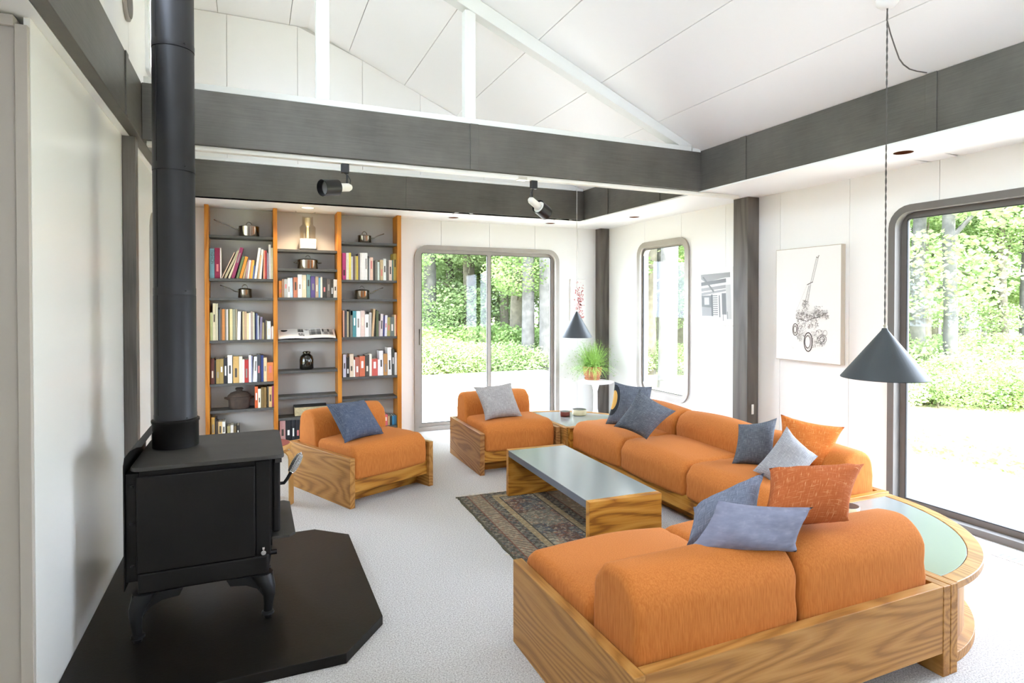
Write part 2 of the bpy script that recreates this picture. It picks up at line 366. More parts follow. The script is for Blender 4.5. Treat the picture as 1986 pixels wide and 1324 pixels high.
# left wall (partition ends beside the stove)
W2 = (5.03, 6.25, .25, 2.15, .15)
wl = sroot('wall_left', 'smooth glossy white left wall behind the stove', 'wall')
wall_panels(wl, 'y', XL, -.018, [2.51, 4.40, YB+.02], 0, ZS+.02, [W2], 'wall_gloss')
struct(mk('trim_1', 'partition_end_shaded', boxes=[(XL-.036, XL-.0005, 2.485, 2.509, 0, 2.405)], bevel=.002), 'edge board on the end of the left wall, toned dark for shade', 'trim')
pe = struct(mk('wall_left_end', 'partition_end_shaded', boxes=[(XW, XL-.037, 2.495, 2.62, 0, 2.43)]), 'end wall at the left edge of the picture, toned dark for shade', 'wall')
struct(mk('trim_2', 'partition_end_shaded', boxes=[(XW+.02, XL-.037, 2.48, 2.494, 2.395, 2.43)]), 'head board on the end wall, toned dark for shade', 'trim')
struct(mk('wall_left_far', 'white_paint', boxes=[(XW-.1, XW, YN, 2.62, 0, ZS)]), 'plain white wall of the left alcove', 'wall')
# wall behind the camera, two glazed openings
NH = []
wn = sroot('wall_front', 'white panelled wall behind the camera', 'wall')
wall_panels(wn, 'x', YN, -.018, rng(XW, XR, .61), 0, ZS+.02, NH, 'white_paint')
for root, axis, plane, th, s0, s1, holes in ((wb, 'x', YB+.019, .1, XL-.3, XR+.13, [D1]), (wr, 'y', XR+.019, .1, YN-.1, YB+.1, [D2, W1]), (wl, 'y', XL-.019, -.1, 2.62, YB+.1, [W2]), (wn, 'x', YN-.019, -.1, XW-.1, XR+.1, NH)):
    backing(root, axis, plane, th, s0, s1, 0, ZS+.02, holes)
# soffits
sof = sroot('ceiling_soffit', 'flat white soffit around the room', 'ceiling')
DL = [(.513, 6.391), (2.073, 6.475), (3.292, 6.473), (3.918, 5.635), (3.819, 2.543)]
def slab_holes(name, x0, x1, y0, y1, z0, z1, cs, r=.058):
    """soffit slab with round holes for the recessed lights"""
    bm = bmesh.new(); n = 24
    cut = [c for c in cs if x0 < c[0] < x1 and y0 < c[1] < y1]
    if (x1-x0) > (y1-y0): cut.sort(key=lambda c: c[0]); ax = 0
    else: cut.sort(key=lambda c: c[1]); ax = 1
    cur = (x0, y0)[ax]; cells = []
    for c in cut:
        a, b = c[ax]-.1, c[ax]+.1; cells += [(cur, a, None), (a, b, c)]; cur = b
    cells.append((cur, (x1, y1)[ax], None))
    for a, b, c in cells:
        X0, X1, Y0, Y1 = (a, b, y0, y1) if ax == 0 else (x0, x1, a, b)
        if c is None: bm.faces.new([bm.verts.new(p) for p in ((X0,Y0,z0),(X1,Y0,z0),(X1,Y1,z0),(X0,Y1,z0))]); continue
        inner = []; outer = []
        for k in range(n):
            t = 2*PI*(k+.5)/n; dx, dy = math.cos(t), math.sin(t); inner.append(bm.verts.new((c[0]+r*dx, c[1]+r*dy, z0)))
            s = min(((X1-c[0])/dx if dx > 0 else (X0-c[0])/dx), ((Y1-c[1])/dy if dy > 0 else (Y0-c[1])/dy))
            outer.append(bm.verts.new((c[0]+s*dx, c[1]+s*dy, z0)))
        for k in range(n): bm.faces.new((inner[k], inner[(k+1) % n], outer[(k+1) % n], outer[k]))
        for cx, cy in ((X0,Y0),(X1,Y0),(X1,Y1),(X0,Y1)):
            k = max(range(n), key=lambda i: (math.cos(2*PI*(i+.5)/n)*(cx-c[0]) > 0)*(math.sin(2*PI*(i+.5)/n)*(cy-c[1]) > 0)*10 - abs((outer[i].co.x-cx))*0 - (outer[i].co.xy-Vector((cx,cy))).length)
            j = (k+1) % n if (outer[(k+1) % n].co.xy-Vector((cx,cy))).length < (outer[k-1].co.xy-Vector((cx,cy))).length else k-1
            bm.faces.new((outer[k], outer[j], bm.verts.new((cx, cy, z0))))
    for f in bm.faces: f.normal_update()
    o = obj(name, bm, 'ceiling_white', sof)
    for f in o.data.polygons: pass
    return o
slab_holes('soffit_panel', BX+.001, XR+.12, YN-.1, FBY-.001, ZS, 0, DL)
slab_holes('soffit_panel', XL-.2, XR+.12, FBY+.001, YB+.12, ZS, 0, DL)
mk('soffit_panel', 'ceiling_white', sof, boxes=[(XW-.1, LX-.056, YN-.1, 2.62, ZS, ZS+.05), (XL-.12, LX-.056, 2.62, FBY, ZS, ZS+.05)])
mk('soffit_deck', 'backing', sof, boxes=[(BX+.1, XR+.14, YN-.12, FBY, ZS+.16, ZS+.34), (XL-.2, XR+.14, FBY+.1, YB+.14, ZS+.16, ZS+.34), (XR+.12, XR+.14, YN-.12, YB+.14, ZS-.02, ZS+.3), (XL-.2, XR+.14, YB+.12, YB+.14, ZS-.02, ZS+.3),
   (XW-.1, LX-.08, YN-.12, FBY, ZS+.06, ZS+.3)])
# pitched ceiling
ce = sroot('ceiling', 'white pitched ceiling of long boards', 'ceiling')
sx = [LX-.06, -.28, .33, .50, .88, 1.435, 1.99, 2.54, 3.09, BX+.03]
for a, b in zip(sx, sx[1:]):
    g = .003; ga = 0 if a in (.50,) else g; gb = 0 if b in (.50,) else g
    bm = bmesh.new(); A, B = a+ga, b-gb
    prism(bm, [(A, YN-.1, roof_z(A)), (B, YN-.1, roof_z(B)), (B, YN-.1, roof_z(B)+.02), (A, YN-.1, roof_z(A)+.02)], (0, FBY-YN+.16, 0))
    obj('ceiling_board', bm, 'ceiling_white', ce)
bm = bmesh.new(); pr = [(LX-.1, roof_z(0)+.022), (.5, roof_z(.5)+.022), (BX+.1, roof_z(BX+.1)+.022), (BX+.1, roof_z(BX+.1)+.12), (.5, roof_z(.5)+.14), (LX-.1, roof_z(0)+.14)]
prism(bm, [(x, YN-.1, z) for x, z in pr], (0, FBY-YN+.3, 0)); obj('roof_deck', bm, 'backing', ce)
# far gable wall over the far beam
gw = sroot('wall_gable', 'white panelled gable wall above the far beam', 'wall')
gs = [LX] + sorted(at(x, 150, 'y', FBY+.03).x for x in (440, 577, 703, 815)) + [2.3, BX]
wall_panels(gw, 'x', FBY+.03, .02, gs, BT, 0, [], 'white_paint', top=lambda s: roof_z(s)-.004)
mk('sheathing', 'backing', gw, prisms=[([(LX, FBY+.052, BT), (BX, FBY+.052, BT), (BX, FBY+.052, roof_z(BX)), (.5, FBY+.052, 4.12), (LX, FBY+.052, 4.12)], (0, .08, 0))])
mk('sheathing', 'backing', gw, prisms=[([(LX, YN, BT), (BX, YN, BT), (BX, YN, roof_z(BX)), (.5, YN, 4.12), (LX, YN, 4.12)], (0, -.08, 0))])
# upper left wall with clerestory window
UW = [(4.39, 5.0, 2.94, 3.9, .02), (-.5, 3.2, 3.05, 3.95, .02)]  # second opening lies out of view, added to let in more daylight
wu = sroot('wall_upper_left', 'white clerestory wall above the left beam', 'wall')
wall_panels(wu, 'y', LX-.02, -.02, [YN-.05, -.55, 3.25, 3.83, FBY+.02], BT, 4.12, UW, 'white_paint')
backing(wu, 'y', LX-.041, -.06, YN-.05, FBY+.05, BT, 4.14, UW)

# frames of windows and sliding doors
def ring(bm, axis, plane0, plane1, out, inn, r_out, r_in, mi=0, square=False):
    """frame ring between two rounded rectangles, extruded between plane0 and plane1"""
    a = rrect(*out, r_out, rb=.004 if square else None); b = rrect(*inn, r_in, rb=.003 if square else None)
    P = (lambda q, p: (q[0], p, q[1])) if axis == 'x' else (lambda q, p: (p, q[0], q[1]))
    vs_ = [[bm.verts.new(P(q, p)) for q in l] for p in (plane0, plane1) for l in (a, b)]
    n = len(a)
    for k in range(n):
        j = (k+1) % n
        for f in ((vs_[0][k], vs_[0][j], vs_[1][j], vs_[1][k]), (vs_[2][k], vs_[3][k], vs_[3][j], vs_[2][j]), (vs_[0][k], vs_[2][k], vs_[2][j], vs_[0][j]), (vs_[1][k], vs_[1][j], vs_[3][j], vs_[3][k])):
            bm.faces.new(f).material_index = mi
def opening(name, label, axis, plane, sgn, h, panes, mat, cat, r=.15, fw=.045, sliding=True, loc=None):
    """sgn: +1 when outdoors lies toward + of the wall normal axis"""
    s0, s1, z0, z1, _ = h; r0 = max(r, .02)
    root = sroot(name, label, cat)
    bm = bmesh.new(); ring(bm, axis, plane-sgn*.022, plane+sgn*.10, (s0-.004, s1+.004, z0, z1+.004), (s0+fw, s1-fw, z0+fw, z1-fw), r0+.004, max(r0-fw, .008), square=z0 < .02)
    obj('outer_frame', bm, mat, root, smooth=True)
    inn = (s0+fw, s1-fw, z0+fw, z1-fw); n = panes; w = (inn[1]-inn[0])/n
    for k in range(n):
        off = sgn*(.012 + (.034 if (sliding and (k+n) % 2) else 0)); a = inn[0]+k*w-(.012 if k else -.001); b = inn[0]+(k+1)*w+(.012 if k < n-1 else -.001)
        bm = bmesh.new(); sw = .042 if sliding else .02
        rin = .02 if n > 1 else max(r0-fw, .01)
        ring(bm, axis, plane+off, plane+off+sgn*.028, (a, b, inn[2]+.001, inn[3]-.001), (a+sw, b-sw, inn[2]+sw, inn[3]-sw), max(r0-fw, .01)*.98 if n == 1 else .004, max(rin, .008), square=z0 < .02)
        sash = obj('sash_frame', bm, mat, root, smooth=True)
        bm = bmesh.new(); q = rrect(a+sw-.008, b-sw+.008, inn[2]+sw-.008, inn[3]-sw+.008, .02, 4); p = plane+off+sgn*.014
        bm.faces.new([bm.verts.new((c[0], p, c[1]) if axis == 'x' else (p, c[0], c[1])) for c in q])
        obj('pane', bm, 'window_glass', sash)
        bm = bmesh.new(); ring(bm, axis, plane+off-sgn*.001, plane+off+sgn*.013, (a+sw-.002, b-sw+.002, inn[2]+sw-.002, inn[3]-sw+.002), (a+sw+.003, b-sw-.003, inn[2]+sw+.003, inn[3]-sw-.003), .02, .02, square=z0 < .02)
        obj('gasket', bm, 'gasket', sash)
        if sliding and k == 0:
            bm = bmesh.new(); hz = 1.0
            p0, p1 = plane+off-sgn*.02, plane+off
            (box(bm, a+.014, a+.034, min(p0, p1), max(p0, p1), hz, hz+.18) if axis == 'x' else box(bm, min(p0, p1), max(p0, p1), a+.014, a+.034, hz, hz+.18))
            obj('pull_handle', bm, 'aluminium', sash, bevel=.003)
    return root
opening('door_1', 'grey framed sliding glass door in the back wall', 'x', YB, 1, D1, 2, 'aluminium', 'door')
opening('door_2', 'dark grey framed sliding glass door at the right edge', 'y', XR, 1, D2, 2, 'aluminium_dark', 'door', fw=.045)
opening('window_1', 'tall narrow round cornered window above the sofa', 'y', XR, 1, W1, 1, 'aluminium', 'window', sliding=False, fw=.06)
opening('window_2', 'round cornered window in the left wall behind the stove pipe', 'y', XL, -1, W2, 2, 'aluminium', 'window')
opening('window_3', 'clerestory window above the left beam', 'y', LX-.02, -1, UW[0], 1, 'white_trim', 'window', r=.02, fw=.05, sliding=False)
opening('window_4', 'long unseen clerestory window above the alcove, added for more daylight', 'y', LX-.02, -1, UW[1], 3, 'white_trim', 'window', r=.02, fw=.05, sliding=False)

# ------------------------------------------------------------------ beams, posts, truss
def beam(name, label, boxb, covers, axis, sgn):
    t = tag(mk(name, 'beam_steel', boxes=[boxb], bevel=.003), label, 'beam')
    x0, x1, y0, y1, z0, z1 = boxb
    for c in covers:
        w = .045
        for d in ((0, .009),):
            b = (c, c+.062, y0-.007, y0, z0+.001, z1-.001) if axis == 'x' else ((x0-.007, x0, c, c+.062, z0+.001, z1-.001) if sgn < 0 else (x1, x1+.007, c, c+.062, z0+.001, z1-.001))
            mk('joint_cover', 'beam_steel', t, boxes=[b], bevel=.001)
    return t
beam('ceiling_beam', 'dark grey steel beam crossing the room below the truss', (LX+.001, BX-.001, NBY, NBY+.1, ZS, BT), [1.439], 'x', -1)
beam('ceiling_beam', 'dark grey steel beam above the bookcase', (LX+.001, BX-.001, FBY, FBY+.1, ZS, BT-.001), [1.44], 'x', -1)
beam('ceiling_beam', 'dark grey steel beam running along the right soffit', (BX, BX+.1, YN, FBY+.1, ZS+.001, BT+.012), [2.162, 3.58, 4.66, 5.56], 'y', -1)
lb = beam('ceiling_beam', 'dark grey steel beam along the left wall', (LX-.055, LX, YN, FBY+.1, ZS, BT-.002), [3.60], 'y', 1)
for x0, x1, y0, y1, lab in ((4.10, XR-.001, 4.135, 4.315, 'tall dark post on the right wall between window and drawing'), (4.105, XR-.001, 6.64, YB-.001, 'dark corner post behind the potted plant'), (XL+.001, -.618, 4.045, 4.135, 'dark post on the left wall beside the stove pipe')):
    p = tag(mk('wall_post', 'dark_stain_z', boxes=[(x0, x1, y0, y1, 0, ZS-.001)], bevel=.003), lab, 'post')
    if y0 == 4.135: mk('switch_plate', 'white_plastic', p, boxes=[(x0+.05, x0+.075, y0-.006, y0, .47, .56)], bevel=.002)
tr = thing('roof_truss', 'white truss standing on the crossing beam', 'truss', (0, 0, 0))
TY0, TY1 = NBY+.005, NBY+.095
mk('bottom_chord', 'truss_paint', tr, boxes=[(LX+.01, BX-.1, TY0, TY1, BT, BT+.04)], bevel=.003)
for x, w in ((1.405, .082), (.385, .085)): mk('upright', 'truss_paint', tr, boxes=[(x, x+w, TY0+.01, TY1-.01, BT+.04, min(roof_z(x+w), roof_z(x))-.1)], bevel=.003)
x0, x1 = .42, BX-.09
mk('top_chord', 'truss_paint', tr, bevel=.003, prisms=[([(x0, TY0, roof_z(.5)-.11), (x1-.14, TY0, BT+.04), (x1+.0, TY0, BT+.04), (x1, TY0, roof_z(x1)-.004), (.5, TY0, roof_z(.5)-.004), (x0, TY0, 4.112)], (0, TY1-TY0, 0))])
mk('bearing_block', 'truss_paint', tr, boxes=[(BX-.088, BX-.002, TY0, TY1, BT, BT+.028)])
mk('top_chord', 'truss_paint', tr, boxes=[(LX+.01, .42, TY0, TY1, 4.0, 4.112)])
# thin light trim under the crossing beam (carries the track lights) and along the right beam
tk = tag(mk('lighting_track', 'cream_metal', boxes=[(LX+.02, BX+.45, NBY+.025, NBY+.075, ZS-.03, ZS-.001)], bevel=.003), 'cream lighting track under the crossing beam', 'track')
mk('track_joint', 'brass_nickel', tk, boxes=[(1.83, 1.90, NBY+.022, NBY+.078, ZS-.034, ZS-.012)])
struct(mk('trim_3', 'white_trim', boxes=[(BX-.006, BX-.0005, YN, FBY, ZS-.012, ZS-.0005)]), 'thin pale strip under the right beam', 'trim')
struct(mk('trim_4', 'white_trim', boxes=[(LX+.02, BX-.02, FBY-.012, FBY-.001, BT+.001, BT+.03)]), 'thin pale strip on top of the far beam', 'trim')
# round grille on the upper left wall
g = thing('round_wall_vent', 'round dark grey vent high on the upper left wall', 'vent', (0, 0, 0))
c = at(244, 2, 'x', LX-.018)
bm = bmesh.new(); lathe(bm, [(.0, .0), (.085, 0), (.085, .02), (.0, .03)]); o = obj('cover', bm, 'aluminium_dark', g, True); o.location = c; o.rotation_euler = (0, PI/2, 0)
bm = bmesh.new(); lathe(bm, [(.085, 0), (.10, 0), (.10, .012), (.085, .018)], cap=False); o = obj('rim', bm, 'aluminium', g, True); o.location = c; o.rotation_euler = (0, PI/2, 0)

# recessed lights
for i, (x, y) in enumerate(DL):
    lab = ['lit recessed ceiling light above the bookcase', 'unlit recessed ceiling light above the back door, nearer the bookcase', 'unlit recessed ceiling light near the back right corner', 'unlit recessed ceiling light above the narrow window', 'unlit recessed ceiling light above the dark framed door'][i]
    t = thing('recessed_light', lab, 'light', (x, y, ZS), 0, 'recessed lights in the soffit')
    bm = bmesh.new(); lathe(bm, [(.056, .0), (.068, -.003), (.068, 0), (.058, .004)], n=24, cap=False); obj('trim_ring', bm, 'white_trim', t, True)
    bm = bmesh.new(); lathe(bm, [(.057, .001), (.045, .11), (.0, .115)], n=24, cap=False); obj('reflector', bm, 'white_trim' if i == 0 else 'copper_cone', t, True)
    bm = bmesh.new(); lathe(bm, [(.0, .03), (.02, .035), (.035, .06), (.03, .09), (.0, .1)], n=16); obj('bulb', bm, 'lamp_glow' if i == 0 else 'photo_grey_3', t, True)
    if i == 0:
        l = bpy.data.lights.new('bulb_light', 'SPOT'); l.energy = 7; l.color = (1, .78, .52); l.spot_size = 2.2; l.spot_blend = .5; l.shadow_soft_size = .05
        lo = bpy.data.objects.new('bulb_light', l); COL.objects.link(lo); lo.location = (x, y, ZS-.01); lo.parent = None

# track spotlights
def spotlight(label, px_top, aim, head):
    top = at(px_top[0], px_top[1], 'y', NBY+.05)
    t = thing('track_spotlight', label, 'spotlight', (top.x, NBY+.05, ZS-.03), 0, 'spotlights on the crossing track')
    mk('adapter', 'black_plastic', t, boxes=[(-.026, .026, -.018, .018, -.062, 0)], bevel=.004)
    mk('stem', 'black_plastic', t, smooth=True, tubes=[([(.012*aim, 0, -.055), (.014*aim, 0, -.15)], .006)])
    mk('wire', 'black_plastic', t, smooth=True, tubes=[([(-.005*aim, 0, -.06), (.02*aim, -.01, -.08), (.035*aim, -.012, -.11), (.03*aim, -.008, -.14), (.016*aim, 0, -.152)], .003)])
    h = bpy.data.objects.new('lamp_head', None); 
    d = Vector(head).normalized(); rot = d.to_track_quat('Z', 'Y').to_euler(); piv = (.014*aim, 0, -.155)
    bm = bmesh.new(); lathe(bm, [(0, -.035), (.018, -.03), (.027, -.012), (.028, .12), (.0, .12)], n=20); o = obj('lamp_body', bm, 'cream_metal', t, True); o.location = piv; o.rotation_euler = rot
    bm = bmesh.new(); lathe(bm, [(.027, .095), (.046, .098), (.046, .108), (.03, .112)], n=24, cap=False); o2 = obj('collar', bm, 'cream_metal', t, True); o2.location = piv; o2.rotation_euler = rot
    bm = bmesh.new(); lathe(bm, [(.052, .085), (.054, .085), (.054, .205), (.051, .205), (.051, .085)], n=28, cap=False); o3 = obj('black_hood', bm, 'black_plastic', t, True); o3.location = piv; o3.rotation_euler = rot
    bm = bmesh.new(); lathe(bm, [(0, .15), (.03, .152), (.049, .16), (.05, .166)], n=24, cap=False); o4 = obj('lamp_lens', bm, 'photo_grey_2', t, True); o4.location = piv; o4.rotation_euler = rot
    mk('knob', 'black_plastic', t, smooth=True, lathes=[([(0, -.012), (.014, -.012), (.014, .012), (0, .012)], (.014*aim, 0, -.155), 16)])
spotlight('black and white track spotlight aimed left, above the bookcase', (669, 318), 1, (-.82, -.50, -.16))
spotlight('black and white track spotlight aimed right, toward the corner', (1035, 350), -1, (.82, .45, -.34))

# ------------------------------------------------------------------ outdoors
gd = struct(mk('ground', 'grass', boxes=[(-40, 60, -30, 70, -.6, -.35)]), 'grass and forest floor outside', 'ground')
def deck(name, label, x0, x1, y0, y1, along):
    root = sroot(name, label, 'deck', (0, 0, 0)); w = .14; st = .146
    L = (x1-x0) if along == 'x' else (y1-y0)
    bm = bmesh.new(); box(bm, -L/2, L/2, -w/2, w/2, -.03, 0); me = None; v = (y0 if along == 'x' else x0)+w/2; e = (y1 if along == 'x' else x1)
    while v < e:
        if me is None: o = obj('deck_board', bm, 'deck_wood', root, bevel=.003); me = o
        else: o = me.copy(); COL.objects.link(o)
        o.location = ((x0+x1)/2, v, -.07) if along == 'x' else (v, (y0+y1)/2, -.07)
        o.rotation_euler = (0, 0, 0 if along == 'x' else PI/2); v += st
    mk('joists', 'deck_wood', root, boxes=[(x0, x1, y0, y1, -.34, -.105)])
deck('deck_back', 'weathered boards of the terrace behind the back door', -1.5, 6.2, YB+.14, 12.6, 'x')
deck('deck_right', 'bleached boards of the terrace outside the right door', XR+.14, 6.2, -3, YB+.13, 'y')

import array
def leaf_cloud(name, blobs, n, size, mat, parent, seed):
    rd = random.Random(seed); V = []; F = []
    tot = sum(b[3]*b[4]*b[5] for b in blobs)
    for cx, cy, cz, rx, ry, rz in blobs:
        for _ in range(int(n*rx*ry*rz/tot)):
            while True:
                x, y, z = rd.uniform(-1, 1), rd.uniform(-1, 1), rd.uniform(-1, 1); q = x*x+y*y+z*z
                if .25 < q < 1: break
            s = size*rd.uniform(.6, 1.35); a = rd.uniform(0, 2*PI); t = rd.uniform(-.9, .9)
            u = Vector((math.cos(a), math.sin(a), t*.5)).normalized()*s; w = Vector((-math.sin(a)*t, math.cos(a)*t, 1-abs(t)*.5)).normalized()*s*.6
            p = Vector((cx+x*rx, cy+y*ry, cz+z*rz)); i = len(V)
            V += [p-u*.5, p+w*.5, p+u*.5, p-w*.5]; F.append((i, i+1, i+2, i+3))
    me = bpy.data.meshes.new(name); me.from_pydata(V, [], F); me.materials.append(MATS[mat])
    o = bpy.data.objects.new(name, me); COL.objects.link(o); o.parent = parent; o['kind'] = 'stuff'; return o
def tree_proto(label, bark, h, r, seed, leaves, n, crown_z, spread):
    rd = random.Random(seed); t = thing('forest_tree', label, 'tree', (0, 0, -.4))
    pts = [(0, 0, -.1)]; x = y = 0
    for k in range(1, 9): x += rd.uniform(-.05, .05)*h/10; y += rd.uniform(-.05, .05)*h/10; pts.append((x, y, h*k/8))
    bm = bmesh.new(); tube(bm, pts, r, 12, r1=r*.45); 
    obj('trunk', bm, bark, t, True)
    blobs = []
    for k in range(9):
        z = crown_z + (h-crown_z)*rd.random(); a = rd.uniform(0, 2*PI); d = rd.uniform(.2, spread)
        blobs.append((math.cos(a)*d, math.sin(a)*d, z, rd.uniform(.8, 1.5), rd.uniform(.8, 1.5), rd.uniform(.45, .9)))
        bm = bmesh.new(); tube(bm, [(0, 0, max(1.5, z-.8)), (math.cos(a)*d*.6, math.sin(a)*d*.6, z-.2), (math.cos(a)*d, math.sin(a)*d, z)], .035, 6, r1=.01); obj('branch', bm, bark, t, True)
    leaf_cloud('crown', blobs, int(n*2.4), .082, leaves, t, seed); return t
T_ = [('bark_pale', 11, .17, 3, 'leaves', 9000, 2.2, 2.0), ('bark_dark', 10, .13, 5, 'leaves_pale', 9000, 1.6, 2.2), ('bark_dark', 12, .20, 9, 'leaves', 10000, 2.6, 2.4), ('bark_pale', 9, .09, 12, 'leaves_pale', 8000, 1.2, 1.8)]
protos = [None]*4
def place_tree(kind, x, y, rz, s, label, group):
    if protos[kind] is None: b, h, r, sd_, lv, n, cz, sp = T_[kind]; t = protos[kind] = tree_proto(label, b, h, r, sd_, lv, n, cz, sp)
    else: t = copy_tree(protos[kind])
    t.location = (x, y, -.4); t.rotation_euler = (0, 0, rz); t.scale = (s,)*3; tag(t, label, 'tree', group); return t
def px_tree(px, d, kind, s, label, group):
    p = at(px, 590, 'd', d); place_tree(kind, p.x, p.y, random.uniform(0, 6), s, label, group)
# named trunks seen through the glass
px_tree(1023, 14.6, 0, 1.0, 'thick pale trunk at the deck edge, left of the pair in the back door', 'big trunks by the deck')
px_tree(1061, 14.4, 0, 1.12, 'thick pale trunk at the deck edge, right of the pair in the back door', 'big trunks by the deck')
px_tree(1002, 16.2, 2, .95, 'dark trunk just left of the pale pair in the back door', 'big trunks by the deck')
px_tree(979, 17.5, 1, 1.1, 'dark slender trunk right of the back door mullion', 'big trunks by the deck')
px_tree(1294, 13.0, 0, 1.25, 'thick pale tree trunk filling the narrow window', 'big trunks by the deck')
px_tree(1258, 15.5, 2, 1.0, 'dark leaning trunk at the left of the narrow window', 'big trunks by the deck')
px_tree(1781, 13.5, 0, .95, 'pale tree trunk near the left jamb of the right door', 'trunks beyond the right door')
px_tree(1842, 12.5, 3, 1.5, 'pale straight tree trunk in the middle of the right door', 'trunks beyond the right door')
px_tree(1797, 16, 1, 1.1, 'dark forked trunk behind the pale one in the right door', 'trunks beyond the right door')
px_tree(877, 19, 1, 1.15, 'dark trunk in the middle of the left pane of the back door', 'trunks beyond the back deck')
px_tree(915, 18, 1, 1.0, 'dark trunk just left of the back door mullion', 'trunks beyond the back deck')
px_tree(840, 20, 3, 1.3, 'slender pale trunk at the left of the back door', 'trunks beyond the back deck')
for px, d_, k_ in ((866, 21, 0), (890, 23, 2), (930, 22, 1), (1110, 20, 2)): px_tree(px, d_, k_, 1.2, 'tall leafy tree in the second rank behind the back deck', 'trees in the second rank behind the deck')
for (a, b, da, db, n, lab) in ((780, 1150, 17, 27, 13, 'slender leafy tree deep in the woods behind the back door'), (1230, 1345, 17, 26, 7, 'leafy tree deep in the woods behind the narrow window'), (1730, 2100, 15, 26, 12, 'leafy tree deep in the woods beyond the right door'), (1380, 1700, 16, 24, 6, 'leafy tree in the woods beyond the right wall')):
    for i in range(n): px_tree(a+(b-a)*(i+random.uniform(.1, .9))/n, random.uniform(da, db), (i*7+n) % 4, random.uniform(.8, 1.25), lab, lab.replace('leafy tree', 'trees'))
for i in range(8): place_tree(i % 4, -9-random.uniform(0, 5), -2+i*1.9, i, random.uniform(.9, 1.2), 'leafy tree in the woods left of the house', 'trees left of the house')
bush0 = []
def bush(x, y, s, v, label, group):
    if len(bush0) <= v:
        t = thing('shrub', label, 'shrub', (0, 0, 0)); rd = random.Random(50+v)
        leaf_cloud('foliage', [(rd.uniform(-.6, .6), rd.uniform(-.5, .5), rd.uniform(.2, .55), rd.uniform(.4, .7), rd.uniform(.4, .7), rd.uniform(.25, .45)) for _ in range(6)], 4200, .06, 'leaves_pale' if v != 1 else 'leaves', t, 50+v)
        mk('stem', 'bark_dark', t, tubes=[([(0, 0, -.05), (.05, .02, .35)], .02, 6)])
        bush0.append(t)
    else: t = copy_tree(bush0[v])
    t.location = (x, y, -.37); t.scale = (s,)*3; t.rotation_euler = (0, 0, random.uniform(0, 6)); tag(t, label, 'shrub', group)
k = 0
for px in range(805, 1100, 17):
    for d in (14.6, 16.0, 18.5):
        p = at(px+random.uniform(-8, 8), 600, 'd', d+random.uniform(-.4, .4)); bush(p.x, max(p.y, 13.3), random.uniform(.8, 1.1)*(1 if d < 16 else 1.3), k % 3, {14.6: 'low pale green shrub in the row along the edge of the back deck', 16.0: 'pale green shrub in the second row behind the back deck', 18.5: 'taller pale green shrub far behind the back deck'}[d], 'shrubs beyond the back deck'); k += 1
for px in range(1735, 2100, 24):
    for d in (11.0, 13.5):
        p = at(px+random.uniform(-9, 9), 600, 'd', d+random.uniform(-.6, .6)); bush(p.x, p.y, random.uniform(.7, 1.0)*(1 if d < 12 else 1.4), k % 3, 'low pale green shrub in the clearing outside the right door' if d < 12 else 'tall pale green shrub under the trees outside the right door', 'shrubs outside the right door'); k += 1
for px in range(1235, 1345, 22):
    p = at(px, 600, 'd', 15+random.uniform(0, 2)); bush(p.x, p.y, .9, k % 3, 'pale green leafy shrub seen through the narrow window', 'shrubs behind the narrow window'); k += 1
# grass tufts along the terrace outside the right door
ft = thing('grass_bank', 'bright tufted grass along the right terrace', 'grass', (0, 0, 0)); ft['kind'] = 'stuff'
leaf_cloud('grass_tufts', [(7.6, y, -.36, 1.3, 1.1, .16) for y in rng(1.2, 6.5, .9)], 9000, .07, 'leaves_pale', ft, 77)
